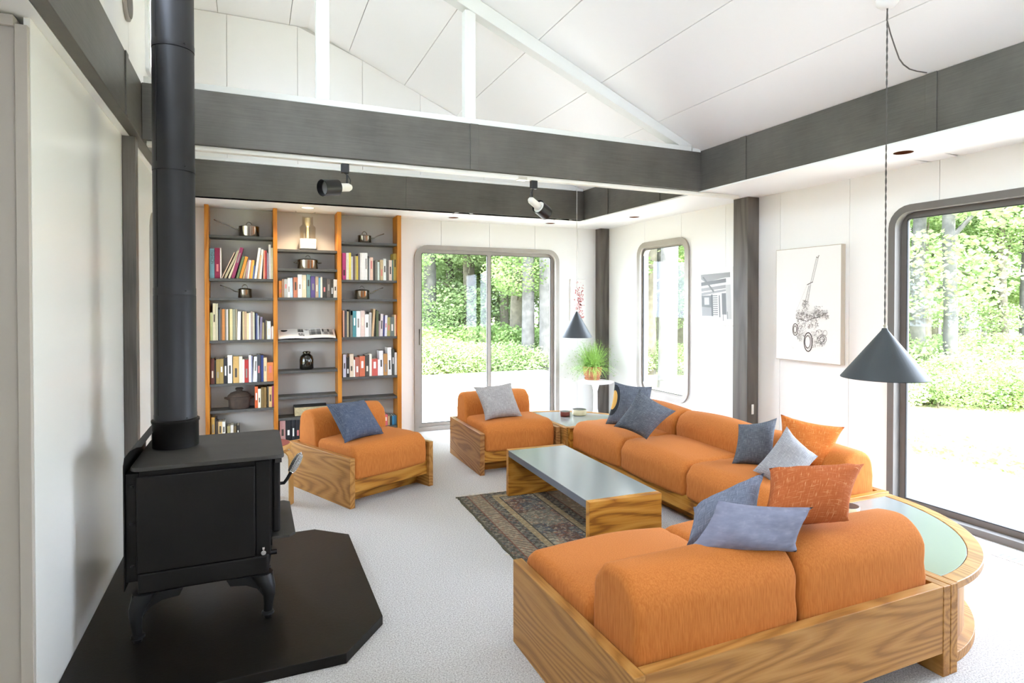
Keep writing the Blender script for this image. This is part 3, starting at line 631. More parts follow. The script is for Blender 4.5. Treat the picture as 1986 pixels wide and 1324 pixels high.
#--FURNITURE--
# ------------------------------------------------------------------ cushions and seating
def cushion(name, parent, w, d, z0, z1, rf, rb, re=.05, mat='orange_fabric', crown=.018, mirror=False, bulge=.012, base_r=.03, taper=0):
    """cushion: width along x (0..w), depth along y (0..d, front = 0); rf/rb = top front / top back radius; rounded ends, crowned top"""
    prof = []
    for cy, cz, r, a0 in ((base_r, z0+base_r, base_r, PI), (d-base_r, z0+base_r, base_r, -PI/2), (d-rb-taper, z1-rb, rb, 0), (rf+taper, z1-rf, rf, PI/2)):
        m = 8 if r > .04 else 4
        for k in range(m+1):
            a = a0 + PI/2*k/m; prof.append((cy+r*math.cos(a), cz+r*math.sin(a), math.cos(a), math.sin(a)))
    # densify straight runs
    P = []
    for i, p in enumerate(prof):
        q = prof[(i+1) % len(prof)]; P.append(p); L = math.hypot(q[0]-p[0], q[1]-p[1])
        if L > .06:
            m = int(L/.045)
            for k in range(1, m): t = k/m; P.append((p[0]+(q[0]-p[0])*t, p[1]+(q[1]-p[1])*t, p[2]+(q[2]-p[2])*t, p[3]+(q[3]-p[3])*t))
    ws = []
    for k in range(7): a = PI/2*k/6; ws.append((re*(1-math.cos(a)), re*(1-math.sin(a))))
    mid = [(re + (w-2*re)*k/14, 0) for k in range(1, 14)]
    slices = ws + mid + [(w-a, b) for a, b in reversed(ws)]
    bm = bmesh.new(); rings = []
    rd = random.Random(int(w*1000+d*777+z1*99))
    ph = [rd.uniform(0, 6) for _ in range(4)]
    for x, ins in slices:
        u = (x/w-.5)*2; cr = (1-u*u)
        ring_ = []
        for y, z, ny, nz in P:
            t = (y/d-.5)*2
            g = bulge*cr*max(0, 1-t*t*.0) 
            e = max(0, 1-min(x, w-x)/.12)             # gathers near the sewn ends
            gat = .0035*e*e*math.sin(23*(y+z)*2.2+ph[0])*(1 if nz > -.2 else 0)
            s = -ins + g*(abs(ny)+.3*abs(nz)) + gat
            zz = z + nz*s + (crown*cr*max(0, nz)*(1-t*t) if nz > .3 else 0)
            zz += .003*math.sin(9*x+7*y+ph[1])*(nz > .3)
            ring_.append(bm.verts.new((x, y+ny*s, max(zz, z0+.001 if nz < 0 else zz))))
        rings.append(ring_)
    n = len(P)
    for a, b in zip(rings, rings[1:]):
        for k in range(n): bm.faces.new((a[k], a[(k+1) % n], b[(k+1) % n], b[k]))
    for r_ in (rings[0][::-1], rings[-1]):
        c = sum((v.co for v in r_), Vector())/n; cv = bm.verts.new(c)
        for k in range(n): bm.faces.new((r_[k], r_[(k+1) % n], cv))
    o = obj(name, bm, mat, parent, True); return o
PH = .36                                     # side panel height
def seating(name, label, cat, n, loc, rz, wmod, depth, side_mat='oak', rail_mat='golden_oak', group=None, bz=.62):
    """local frame: x along the seat, front at y = 0, back at y = depth"""
    t = thing(name, label, cat, loc, rz, group); th = .042; W_ = n*wmod + 2*th
    for x in (0, W_-th): mk('side_panel', side_mat+'_y', t, boxes=[(x, x+th, 0, depth, 0, PH)], bevel=.0025)
    mk('front_rail', rail_mat+'_x', t, boxes=[(th+.001, W_-th-.001, .028, .056, .1, .205)], bevel=.002)
    mk('back_rail', side_mat+'_x', t, boxes=[(th+.001, W_-th-.001, depth-.045, depth-.002, .095, PH)], bevel=.002)
    mk('plinth_board', rail_mat+'_x', t, boxes=[(th+.001, W_-th-.001, .16, .19, .002, .1)])
    mk('seat_base', rail_mat+'_x', t, boxes=[(th+.001, W_-th-.001, .057, depth-.046, .15, .185)])
    for k in range(n):
        x0 = th+.006+k*wmod
        c = cushion('seat_cushion', t, wmod-.012, depth-.36, .19, .425, .10, .04, re=.034); c.location = (x0, .012, 0)
        c2 = cushion('back_cushion', t, wmod-.016, .29, .20, bz, .13, .115, re=.03, crown=.004, bulge=.012, base_r=.02, taper=.01); c2.location = (x0+.002, depth-.048-.292, .0)
    return t, W_
# armchair in front of the bookcase: turned toward the table
ang = math.atan2(4.715-4.395, 1.334-.632)
seating('armchair', 'orange oak armchair with denim pillow in front of the bookcase', 'armchair', 1, (.632, 4.395, 0), ang, .69, .885, 'oak')
seating('armchair', 'orange oak armchair with grey pillow in front of the back door', 'armchair', 1, (1.778, 4.812, 0), math.radians(-.3), .69, .87, 'brown_oak')
sofa, sw = seating('sofa', 'long orange three seat sofa with oak frame along the right wall', 'sofa', 3, (2.60, 4.752, 0), -PI/2, .763, .87, 'golden_oak', bz=.605)
love, lw_ = seating('loveseat', 'orange two seat sofa with oak back, seen from behind in the foreground', 'sofa', 2, (1.038+1.502, 2.395, 0), PI, .709, .908, 'oak', 'oak', bz=.603)

# quarter round tables linking the seats
def quarter_table(label, corner, a0, R, top_z=PH):
    t = thing('corner_table', label, 'table', (corner[0], corner[1], 0), a0)
    n = 28
    def arc(r, z): return [(max(.0425, r*math.cos(PI/2*k/n)), max(.0425, r*math.sin(PI/2*k/n)), z) for k in range(n+1)]
    mk('top_panel', 'laminate', t, prisms=[([(.045, .045, top_z-.026)] + [(max(.045, x), max(.045, y), z) for x, y, z in arc(R-.062, top_z-.026)], (0, 0, .025))], bevel=.0008)
    bm = bmesh.new(); a = arc(R-.06, top_z-.03); b = arc(R, top_z-.03)
    for z in (0, .031):
        pass
    va = [bm.verts.new(p) for p in a]; vb = [bm.verts.new(p) for p in b]; ua = [bm.verts.new((p[0], p[1], top_z+.001)) for p in a]; ub = [bm.verts.new((p[0], p[1], top_z+.001)) for p in b]
    for k in range(n):
        bm.faces.new((va[k], va[k+1], vb[k+1], vb[k])); bm.faces.new((ua[k], ub[k], ub[k+1], ua[k+1])); bm.faces.new((vb[k], vb[k+1], ub[k+1], ub[k])); bm.faces.new((va[k], ua[k], ua[k+1], va[k+1]))
    bm.faces.new((va[0], vb[0], ub[0], ua[0])); bm.faces.new((va[n], ua[n], ub[n], vb[n]))
    obj('curved_edge', bm, 'oak_x', t, True, .003)
    mk('side_panel', 'oak_x', t, boxes=[(.043, R+.004, 0, .042, 0, top_z)], bevel=.002)
    mk('side_panel', 'oak_y', t, boxes=[(0, .042, 0, R+.004, 0, top_z)], bevel=.002)
    bm = bmesh.new(); r0, r1 = R-.095, R-.07
    A = [[bm.verts.new((r*math.cos(PI/2*k/n), r*math.sin(PI/2*k/n), z)) for k in range(1, n)] for r in (r0, r1) for z in (.04, top_z-.031)]
    for k in range(n-2):
        for i, j in ((0, 1), (3, 2), (1, 3), (2, 0)): bm.faces.new((A[i][k], A[i][k+1], A[j][k+1], A[j][k]))
    obj('curved_apron', bm, 'oak_z', t, True)
    mk('plinth', 'oak_x', t, prisms=[([(.045, .045, .0)] + [(max(.045, x), max(.045, y), z) for x, y, z in arc(R-.03, .0)], (0, 0, .04))], bevel=.003)
    return t
quarter_table('quarter round oak table with grey top in the far corner between armchair and sofa', (2.566, 4.758), 0, .86)
quarter_table('quarter round oak table with grey top beside the right door', (2.546, 2.372), -PI/2, .88)

# coffee table
ct = thing('coffee_table', 'low oak coffee table with grey top on the patterned rug', 'table', (1.995, 3.565, 0), math.radians(-2.2))
L2, w2 = .665, .24
for y in (-L2, L2-.045): mk('end_panel', 'golden_oak_x', ct, boxes=[(-w2, w2, y, y+.045, .0085, PH)], bevel=.002)
mk('top_panel', ['laminate', 'laminate_edge'], ct, boxes=[(-w2+.001, w2-.001, -L2+.046, L2-.046, PH-.048, PH-.0035, 1)], bevel=.001)
mk('top_surface', 'laminate', ct, boxes=[(-w2+.001, w2-.001, -L2+.046, L2-.046, PH-.003, PH-.001)])

# rug
def rug():
    m, nt, b = new_mat('rug_pattern'); tc = N(nt, 'ShaderNodeTexCoord'); sx_ = N(nt, 'ShaderNodeSeparateXYZ'); nt.links.new(tc.outputs['Object'], sx_.inputs[0])
    hx, hy = .44, .875
    ax_ = mathn(nt, 'SUBTRACT', hx, mathn(nt, 'ABSOLUTE', sx_.outputs[0])); ay_ = mathn(nt, 'SUBTRACT', hy, mathn(nt, 'ABSOLUTE', sx_.outputs[1]))
    dist = mathn(nt, 'MULTIPLY', mathn(nt, 'MINIMUM', ax_, mathn(nt, 'ADD', ay_, .19)), .68)
    # small knots of many colours
    vo = N(nt, 'ShaderNodeTexVoronoi', feature='F1', distance='MANHATTAN'); vo.inputs['Scale'].default_value = 62; nt.links.new(tc.outputs['Object'], vo.inputs['Vector'])
    sv = N(nt, 'ShaderNodeSeparateColor'); nt.links.new(vo.outputs['Color'], sv.inputs[0])
    field = ramp(nt, sv.outputs[0], [(0, '2c2b2b'), (.25, '46525c'), (.4, '8a8070'), (.6, '7a4438'), (.66, '4a4842'), (.82, 'b3a88f'), (.93, '94664a')], 'CONSTANT')
    v2 = N(nt, 'ShaderNodeTexVoronoi', feature='F1', distance='CHEBYCHEV'); v2.inputs['Scale'].default_value = 7; v2.inputs['Randomness'].default_value = .7; nt.links.new(tc.outputs['Object'], v2.inputs['Vector'])
    s2 = N(nt, 'ShaderNodeSeparateColor'); nt.links.new(v2.outputs['Color'], s2.inputs[0])
    med = ramp(nt, s2.outputs[1], [(0, '6a4036'), (.22, '857c6c'), (.6, '484f56'), (.85, '9c937e')], 'CONSTANT')
    big = mixc(nt, .45, field, med)
    # diagonal striped guard
    dg = mathn(nt, 'FRACT', mathn(nt, 'MULTIPLY', mathn(nt, 'ADD', sx_.outputs[0], mathn(nt, 'MULTIPLY', sx_.outputs[1], 1.0)), 22))
    diag = ramp(nt, dg, [(0, '8a7a66'), (.4, '5c5248'), (.6, '7c5a4c'), (.8, '9a8c74')], 'CONSTANT')
    diag = mixc(nt, .3, diag, field)
    ck = N(nt, 'ShaderNodeTexChecker'); ck.inputs['Scale'].default_value = 34; nt.links.new(tc.outputs['Object'], ck.inputs['Vector']); ck.inputs[1].default_value = lin('23242a'); ck.inputs[2].default_value = lin('5d5a54')
    chk = mixc(nt, .35, ck.outputs[0], field)
    z = ramp(nt, dist, [(0, '000000'), (.06, 'ff0000'), (.145, '00ff00'), (.19, '0000ff'), (.215, 'ffffff')], 'CONSTANT')
    def sel(lo, hi): return mathn(nt, 'MULTIPLY', mathn(nt, 'GREATER_THAN', dist, lo), mathn(nt, 'LESS_THAN', dist, hi))
    c = big
    c = mixc(nt, sel(-1, .012), c, '3a3a30'); c = mixc(nt, sel(.012, .052), c, chk); c = mixc(nt, sel(.052, .058), c, '6a3a30')
    c = mixc(nt, sel(.058, .125), c, diag); c = mixc(nt, sel(.125, .131), c, '5a2c28'); c = mixc(nt, sel(.131, .175), c, chk); c = mixc(nt, sel(.175, .205), c, mixc(nt, .35, 'a08a62', field)); c = mixc(nt, sel(.205, .211), c, '2c2a2a')
    hn = N(nt, 'ShaderNodeTexNoise'); hn.inputs['Scale'].default_value = 5; nt.links.new(tc.outputs['Object'], hn.inputs['Vector'])
    c = mixc(nt, mathn(nt, 'MULTIPLY', hn.outputs['Fac'], .2), c, '8a8070'); c = mixc(nt, .06, c, 'b0a890')
    nt.links.new(c, b.inputs['Base Color']); b.inputs['Roughness'].default_value = 1; b.inputs['Specular IOR Level'].default_value = .05
    bp = N(nt, 'ShaderNodeBump'); bp.inputs['Strength'].default_value = .5; bp.inputs['Distance'].default_value = .004; nt.links.new(vo.outputs['Distance'], bp.inputs['Height']); nt.links.new(bp.outputs['Normal'], b.inputs['Normal'])
    t = thing('patterned_rug', 'worn dark patterned rug under the coffee table', 'rug', (1.82, 3.45, 0), math.radians(-2.0))
    bm = bmesh.new(); nx, ny = 10, 24; rd = random.Random(4)
    g = [[bm.verts.new(((i/nx-.5)*2*hx + (rd.uniform(-.006, .006) if i in (0, nx) else 0), (j/ny-.5)*2*hy, .006)) for i in range(nx+1)] for j in range(ny+1)]
    for j in range(ny):
        for i in range(nx): bm.faces.new((g[j][i], g[j][i+1], g[j+1][i+1], g[j+1][i]))
    r = bmesh.ops.extrude_face_region(bm, geom=bm.faces[:])
    for v in r['geom']:
        if isinstance(v, bmesh.types.BMVert): v.co.z = .001
    obj('pile', bm, 'rug_pattern', t)
    bm = bmesh.new()
    for y, s in ((hy, 1), (-hy, -1)):
        for k in range(90):
            x = -hx+.01+k*(2*hx-.02)/89; e = (x+rd.uniform(-.012, .012), y+s*rd.uniform(.02, .05), .002); tube(bm, [(x, y-s*.004, .005), e], .0016, 3)
    for k in range(60):
        y = rd.uniform(-hy, hy); tube(bm, [(-hx+.002, y, .005), (-hx-rd.uniform(.004, .022), y+rd.uniform(-.02, .02), .002)], .0014, 3)
    o = obj('fringe', bm, 'page', t); o['kind'] = 'stuff'
rug()

# ------------------------------------------------------------------ pillows
def pillow(label, corners, thick, mat, cat='pillow', puff=1.0, sag=0, wr=.004, seed=1, mat2=None):
    """corners TL, TR, BR, BL in world space; bulging cushion with pointed, concave edges"""
    TL, TR, BR, BL = [Vector(c) for c in corners]; n = 22
    org = (TL+TR+BR+BL)/4; U = ((TR+BR)-(TL+BL)); V = ((TL+TR)-(BL+BR)); Nn = U.cross(V).normalized()
    rd = random.Random(seed); ph = [rd.uniform(0, 6) for _ in range(6)]
    bm = bmesh.new(); uvl = bm.loops.layers.uv.new('UVMap'); grid = {}
    for side in (1, -1):
        for j in range(n+1):
            for i in range(n+1):
                u, v = i/n, j/n; e = min(i, j, n-i, n-j)
                if side == -1 and e == 0: grid[(side, i, j)] = grid[(1, i, j)]; continue
                cu, cv = u*2-1, v*2-1
                k = .055                       # concave edges between pointed corners
                uu = u + k*(cu*-1)*(1-cv*cv)*abs(cu)**2; vv = v + k*(cv*-1)*(1-cu*cu)*abs(cv)**2
                p = (BL*(1-uu)+BR*uu)*(1-vv) + (TL*(1-uu)+TR*uu)*vv
                h = ((1-abs(cu)**2.6)*(1-abs(cv)**2.6))**.52
                h *= thick/2
                h += wr*math.sin(7*u+ph[0]+5*v)*(1-abs(cu))*(1-abs(cv))*3 + wr*math.sin(26*(u-v)+ph[1])*max(0, abs(cu)+abs(cv)-1.1)*1.2
                p = p + Nn*h*side - Vector((0, 0, 1))*sag*(1-cv*cv)
                grid[(side, i, j)] = bm.verts.new(p-org)
    for side in (1, -1):
        for j in range(n):
            for i in range(n):
                q = [(i, j), (i+1, j), (i+1, j+1), (i, j+1)]
                if side == -1: q = q[::-1]
                f = bm.faces.new([grid[(side, *c)] for c in q]); f.material_index = 1 if (mat2 and side == -1) else 0
                for l, c in zip(f.loops, q): l[uvl].uv = (c[0]/n, c[1]/n)
    o = obj('throw_pillow', bm, [mat, mat2] if mat2 else mat, None, True); o.location = org
    return tag(o, label, cat, 'throw pillows on the seating')
def pc(pts):                                  # ((px,py),depth) list -> world corners
    return [at(p[0], p[1], 'd', d) for p, d in pts]
def dz(px, py, z): return (at(px, py, 'z', z)-CAM).dot(FW)
b1 = dz(670, 858, .44); b2 = dz(745, 841, .44)
pillow('blue denim pillow on the armchair by the bookcase', pc([((632, 783), b1+.17), ((706, 774), b2+.09), ((746, 841), b2), ((669, 859), b1)]), .15, 'denim_weave', seed=1)
b1 = dz(941, 814, .44); b2 = dz(1013, 808, .44)
pillow('warm grey pillow on the armchair by the back door', pc([((918, 750), b1+.16), ((991, 741), b2+.14), ((1014, 808), b2), ((941, 815), b1)]), .15, 'warm_grey_weave', seed=2)
b0 = dz(1176, 823, .44)
pillow('charcoal pillow with a yellow circle print at the far end of the sofa', pc([((1192, 740), b0+.06), ((1265, 749), b0-.08), ((1262, 835), b0-.14), ((1174, 823), b0)]), .13, 'printed_weave', seed=3)
b0 = dz(1253, 851, .44)
pillow('slate denim pillow set on its corner at the far end of the sofa', pc([((1190, 827), b0+.10), ((1240, 755), b0+.13), ((1311, 797), b0+.02), ((1254, 852), b0)]), .15, 'charcoal_weave', seed=4)
b0 = dz(1420, 899, .44)
pillow('dark denim pillow at the near end of the sofa', pc([((1432, 822), b0+.10), ((1507, 810), b0+.02), ((1500, 912), b0-.06), ((1419, 900), b0)]), .14, 'charcoal_weave', seed=5)
b0 = dz(1470, 925, .44)
pillow('pale grey pillow on its corner at the near end of the sofa', pc([((1460, 912), b0+.0), ((1526, 826), b0+.08), ((1587, 884), b0-.06), ((1530, 968), b0-.14)]), .15, 'pale_grey_weave', seed=6)
b0 = dz(1470, 925, .44)+.1
pillow('bright orange woven pillow against the near back cushion of the sofa', pc([((1514, 803), b0+.12), ((1638, 828), b0-.02), ((1606, 915), b0-.06), ((1505, 905), b0+.04)]), .15, 'bright_rust_weave', seed=7)
b0 = 2.42
pillow('large rust orange pillow on the loveseat by the round table', pc([((1492, 906), b0+.02), ((1677, 898), b0-.03), ((1646, 1010), b0-.16), ((1470, 1030), b0-.14)]), .19, 'rust_weave', seed=8, wr=.007)
pillow('dark denim pillow behind the lavender one on the loveseat', pc([((1345, 985), 2.48), ((1482, 918), 2.50), ((1470, 1030), 2.30), ((1326, 1072), 2.34)]), .16, 'slate_weave', seed=9, wr=.007)
pillow('lavender grey velvet pillow leaning on the back of the loveseat', pc([((1393, 970), 2.22), ((1577, 983), 2.20), ((1545, 1070), 2.16), ((1324, 1075), 2.20)]), .16, 'lavender_velvet', seed=10, wr=.008, mat2='printed_weave')

# ------------------------------------------------------------------ small things on the tables
def bowl(label, c, r, h, mat, inner):
    t = thing('ceramic_dish', label, 'dish', c)
    mk('body', mat, t, smooth=True, lathes=[([(.0, 0), (r*.92, 0), (r, h*.15), (r, h*.9), (r*.96, h), (r*.9, h)], (0, 0, 0), 32)])
    mk('lining', inner, t, smooth=True, lathes=[([(r*.96, h+.0005), (r*.88, h+.0006), (r*.86, h*.3), (0, h*.26)], (0, 0, 0), 32)])
bowl('small red brown dish on the far corner table', at(1095.5, 806, 'z', PH+.001), .052, .045, 'red_glaze', 'black_glaze')
bowl('cream dish with dark lining on the far corner table', at(1123.5, 804, 'z', PH+.001), .072, .055, 'cream_glaze', 'black_glaze')
bowl('cream dish with dark lining on the round table by the right door', at(1643, 1000, 'z', PH+.001), .058, .055, 'cream_glaze', 'black_glaze')

# pedestal table with potted plant
PT = at(1155, 739, 'y', 6.27); pz = PT.z
t = thing('pedestal_table', 'white round pedestal table in the back right corner', 'table', (PT.x, PT.y, 0))
mk('table_top', 'white_gloss', t, smooth=True, lathes=[([(0, pz-.02), (.19, pz-.02), (.215, pz-.006), (.216, pz), (0, pz)], (0, 0, 0), 40)])
mk('pedestal', 'white_gloss', t, smooth=True, lathes=[([(.15, 0), (.15, .006), (.10, .03), (.045, .1), (.026, .2), (.024, pz-.12), (.045, pz-.045), (.08, pz-.021)], (0, 0, 0), 32)])
pp = at(1145, 733, 'z', pz); pp = PT + (pp-PT)*.6
t = thing('potted_plant', 'feathery green plant in a terracotta pot on the white pedestal', 'plant', (pp.x, pp.y, pz+.0005)); t.scale = (1.12,)*3
mk('pot', 'terracotta', t, smooth=True, lathes=[([(0, .012), (.07, .012), (.095, .05), (.108, .12), (.106, .145), (.098, .145), (.096, .12), (0, .118)], (0, 0, 0), 28)])
mk('saucer', 'terracotta', t, smooth=True, lathes=[([(0, 0), (.08, 0), (.088, .02), (.082, .02), (.076, .011), (0, .011)], (0, 0, 0), 28)])
mk('soil', 'soil', t, lathes=[([(.096, .121), (0, .13)], (0, 0, 0), 20)])
rd = random.Random(11); V = []; F = []
for k in range(700):
    a = rd.uniform(0, 2*PI); L = rd.uniform(.14, .31); tilt = rd.uniform(.05, 1.35); up = rd.uniform(.6, 1.0)
    p = Vector((math.cos(a)*rd.uniform(0, .07), math.sin(a)*rd.uniform(0, .07), .13)); d = Vector((math.cos(a)*math.sin(tilt), math.sin(a)*math.sin(tilt), math.cos(tilt)))
    pts = [p.copy()]
    for s in range(6):
        d = (d + Vector((rd.uniform(-.12, .12), rd.uniform(-.12, .12), -.16*tilt))).normalized(); p = p + d*L/6; p.x = min(p.x, (XR-.03-pp.x)/1.12); p.y = min(p.y, (YB-.03-pp.y)/1.12); pts.append(p.copy())
    sidev = Vector((-math.sin(a), math.cos(a), 0))*.0032
    for i, q in enumerate(pts): w_ = sidev*(1-i/7.5); V += [q-w_, q+w_]
    b0 = len(V)-14
    for i in range(6): F.append((b0+2*i, b0+2*i+1, b0+2*i+3, b0+2*i+2))
    for _ in range(3):
        q = rd.choice(pts[2:]); e = q + Vector((rd.uniform(-1, 1), rd.uniform(-1, 1), rd.uniform(-.2, 1)))*.022; b_ = len(V); V += [q, q+Vector((.003, 0, .003)), e]; F.append((b_, b_+1, b_+2))
me = bpy.data.meshes.new('foliage'); me.from_pydata(V, [], F); me.materials.append(MATS['leaf_plant']); o = bpy.data.objects.new('foliage', me); COL.objects.link(o); o.parent = t; o['kind'] = 'stuff'

# ------------------------------------------------------------------ pendants
def pendant(label, tip, rim_z, r, ceil_z, cord, extra=None):
    t = thing('pendant_lamp', label, 'lamp', (tip.x, tip.y, rim_z)); h = tip.z-rim_z
    mk('shade', 'lead_shade', t, smooth=True, lathes=[([(r, 0), (r+.001, .004), (.016, h-.012), (.012, h), (.0, h)], (0, 0, 0), 48, 0, False)])
    mk('shade_lining', 'lead_shade_in', t, smooth=True, lathes=[([(r-.002, .001), (.014, h-.016), (0, h-.014)], (0, 0, 0), 48, 0, False)])
    mk('bulb', 'photo_grey_4', t, smooth=True, lathes=[([(0, h*.3), (.03, h*.36), (.036, h*.48), (.02, h*.62), (.016, h*.8), (0, h*.8)], (0, 0, 0), 16)])
    mk('cord_grip', 'brass_nickel', t, smooth=True, lathes=[([(.011, h-.004), (.011, h+.012), (.004, h+.016), (0, h+.016)], (0, 0, 0), 14)])
    bm = bmesh.new(); Lc = ceil_z-rim_z-h; nn = int(Lc/.012)
    if extra:
        for s in (0, PI): tube(bm, [(.0022*math.cos(k*.9+s), .0022*math.sin(k*.9+s), h+.01+Lc*k/nn) for k in range(nn+1)], .0022, 5)
    else: tube(bm, [(0, 0, h+.01), (0, 0, ceil_z-rim_z)], .003, 6)
    obj('hanging_cord', bm, cord, t, True)
    return t
tip = at(1716, 636, 'x', 2.98); rimz = at(1716, 733, 'x', 2.98).z; cz = roof_z(2.98)
pn = pendant('large dark grey cone pendant hanging near the right door', tip, rimz, .2, cz-.03, 'cord_grey', True)
mk('ceiling_rose', 'white_plastic', pn, smooth=True, lathes=[([(0, cz-rimz-.045), (.03, cz-rimz-.042), (.052, cz-rimz-.02), (.056, cz-rimz+.03), (0, cz-rimz+.03)], (0, 0, 0), 28)])
e = at(1797, 141, 'x', BX-.012); s0 = Vector((tip.x, tip.y, cz-.05)); D0 = (s0-CAM).dot(FW); D1_ = (e-CAM).dot(FW)
sw_pts = [s0] + [at(x, y, 'd', D0+(D1_-D0)*f_) for x, y, f_ in ((1720, 38, .05), (1727, 65, .15), (1736, 92, .3), (1744, 114, .45), (1752, 125, .58), (1764, 134, .72), (1778, 138, .86))] + [e]
mk('swag_cord', 'cord_grey', pn, smooth=True, tubes=[([p-Vector((tip.x, tip.y, rimz)) for p in sw_pts], .0035, 6)])
tip = at(1118.5, 604, 'y', 5.9); rimz = at(1118, 654, 'y', 5.9).z
pendant('small dark grey cone pendant hanging in the back corner', tip, rimz, .176, roof_z(tip.x)-.001, 'cord_white')

# ------------------------------------------------------------------ pictures
def wall_art_plane(px, py, off): return at(px, py, 'x', XR-off)
t = thing('framed_drawing', 'large framed ink drawing of an antique ladder fire truck', 'picture', (0, 0, 0))
y0, y1, z0, z1 = 3.262, 3.897, .995, 1.94
mk('frame', 'frame_edge_shade', t, boxes=[(XR-.045, XR-.002, y0, y1, z0, z1)], bevel=.002)  # white frame coloured darker to stand for its edge shadow
mk('paper', 'paper_white', t, boxes=[(XR-.0465, XR-.0452, y0+.006, y1-.006, z0+.006, z1-.006)])
XA = XR-.047
bm = bmesh.new(); rd = random.Random(3)
def q2(x, y): return at(1500+x/5.294, 470+y/5.294, 'x', XA)
def stroke(pts, w=.0018, mi=0):
    P = [q2(*p) for p in pts]
    for a, b in zip(P, P[1:]):
        d = b-a
        if d.length < 1e-5: continue
        nn_ = Vector((0, -d.z, d.y)).normalized()*w/2
        bm.faces.new([bm.verts.new(v) for v in (a-nn_, b-nn_, b+nn_, a+nn_)]).material_index = mi
def ell(cx, cy, rx, ry, w=.0018, mi=0, n=26): stroke([(cx+rx*math.cos(2*PI*k/n), cy+ry*math.sin(2*PI*k/n)) for k in range(n+1)], w, mi)
def ladder(a, b, c, d, n, w=.002):
    stroke([a, b], w); stroke([c, d], w)
    for k in range(n+1): f_ = k/n; stroke([(a[0]+(b[0]-a[0])*f_, a[1]+(b[1]-a[1])*f_), (c[0]+(d[0]-c[0])*f_, c[1]+(d[1]-c[1])*f_)], w*.7)
ladder((443, 150), (380, 420), (468, 130), (402, 410), 17); ladder((365, 440), (318, 640), (384, 430), (350, 625), 12, .0024)
stroke([(345, 435), (405, 405)], .006); stroke([(440, 148), (455, 158), (470, 132)], .004); stroke([(345, 440), (240, 690)], .0008, 1); stroke([(372, 450), (360, 700)], .0008, 1)
ell(357, 1022, 42, 96, .009); ell(357, 1022, 33, 72, .003); ell(352, 1020, 28, 62, .006); ell(224, 893, 26, 60, .007); ell(222, 893, 15, 38, .007); ell(500, 995, 44, 44, .004); ell(500, 995, 26, 30, .005); ell(470, 940, 34, 44, .003, 1); ell(530, 930, 20, 28, .003, 1)
def scrib(x0, x1, y0, y1, n, w=.0016, L=26):
    for _ in range(n):
        x, y = rd.uniform(x0, x1), rd.uniform(y0, y1); a = rd.uniform(0, PI); l = rd.uniform(.3, 1)*L
        stroke([(x, y), (x+math.cos(a)*l, y+math.sin(a)*l*.8), (x+math.cos(a+.9)*l*.7, y+math.sin(a+.9)*l)], w*rd.uniform(.5, 1.3), rd.choice((0, 0, 1)))
scrib(238, 350, 685, 800, 110); scrib(350, 470, 735, 800, 70); scrib(400, 540, 690, 770, 90); scrib(240, 330, 800, 960, 80); scrib(250, 300, 930, 1000, 30); scrib(320, 460, 800, 870, 50); scrib(390, 530, 900, 1060, 120); scrib(300, 350, 590, 680, 50); scrib(510, 570, 715, 780, 35); scrib(410, 500, 650, 700, 20)
for k in range(7): stroke([(240+k*4, 775-k*10), (540+k*2, 735-k*6)], .001, 1)
stroke([(350, 800), (480, 760), (520, 735)], .004); stroke([(235, 780), (350, 810)], .004); stroke([(430, 820), (435, 880)], .003); stroke([(185, 1070), (205, 1085), (190, 1060)], .0008, 1)
obj('ink_drawing', bm, ['ink', 'ink_soft'], t)

t = thing('framed_photograph', 'small white framed black and white photograph beside the dark post', 'picture', (0, 0, 0))
XP = XR-.03
c4 = [at(x, y, 'x', XP) for x, y in ((1354.2, 524), (1421.5, 516.5), (1425.5, 632), (1357, 628))]
ctr = sum(c4, Vector())/4
def shr(f_): return [ctr+(c-ctr)*f_ for c in c4]
mk('frame', 'frame_white', t, prisms=[(c4, (XR-.002-XP, 0, 0))], bevel=.002)
def uvp(u, v, off=.0006): return (c4[0]*(1-u)+c4[1]*u)*(1-v) + (c4[3]*(1-u)+c4[2]*u)*v - Vector((off, 0, 0))
bm = bmesh.new()
def patch(pts, mi, off=.0008): bm.faces.new([bm.verts.new(uvp(.08+u*.84, .09+v*.84, off)) for u, v in pts]).material_index = mi
R4 = lambda a, b, c, d: [(a, c), (b, c), (b, d), (a, d)]
patch(R4(0, 1, 0, 1), 4); patch([(0, 0), (1, 0), (1, .1), (.86, .1), (.15, .17), (0, .1)], 2, .0010); patch([(0, .17), (.86, .12), (.86, .2), (0, .25)], 1, .0010); patch([(0, .3), (.84, .25), (.84, .32), (0, .37)], 2, .001); patch([(.05, .06), (.1, .05), (.46, .37), (.42, .4)], 1, .0012)
patch([(0, .4), (.84, .34), (.84, .38), (.0, .46)], 2, .001); patch(R4(0, .34, .46, .9), 1, .001); patch([(0, .9), (.34, .9), (.34, .72), (0, .7)], 2, .0011); patch(R4(.1, .27, .5, .66), 3, .0012); patch(R4(.34, .4, .44, .9), 0, .0011)
for k in range(10): patch(R4(.38, .56, .46+k*.044, .48+k*.044), 1, .0012)
patch(R4(.6, .64, .46, .92), 1, .0012); patch(R4(.7, .84, .42, .86), 1, .001); patch(R4(.84, 1, .25, .95), 3, .001); patch(R4(.72, .74, .86, .99), 1, .0012); patch(R4(.86, .88, .8, .95), 1, .0012)
obj('print', bm, ['photo_grey_%d' % k for k in range(5)], t)

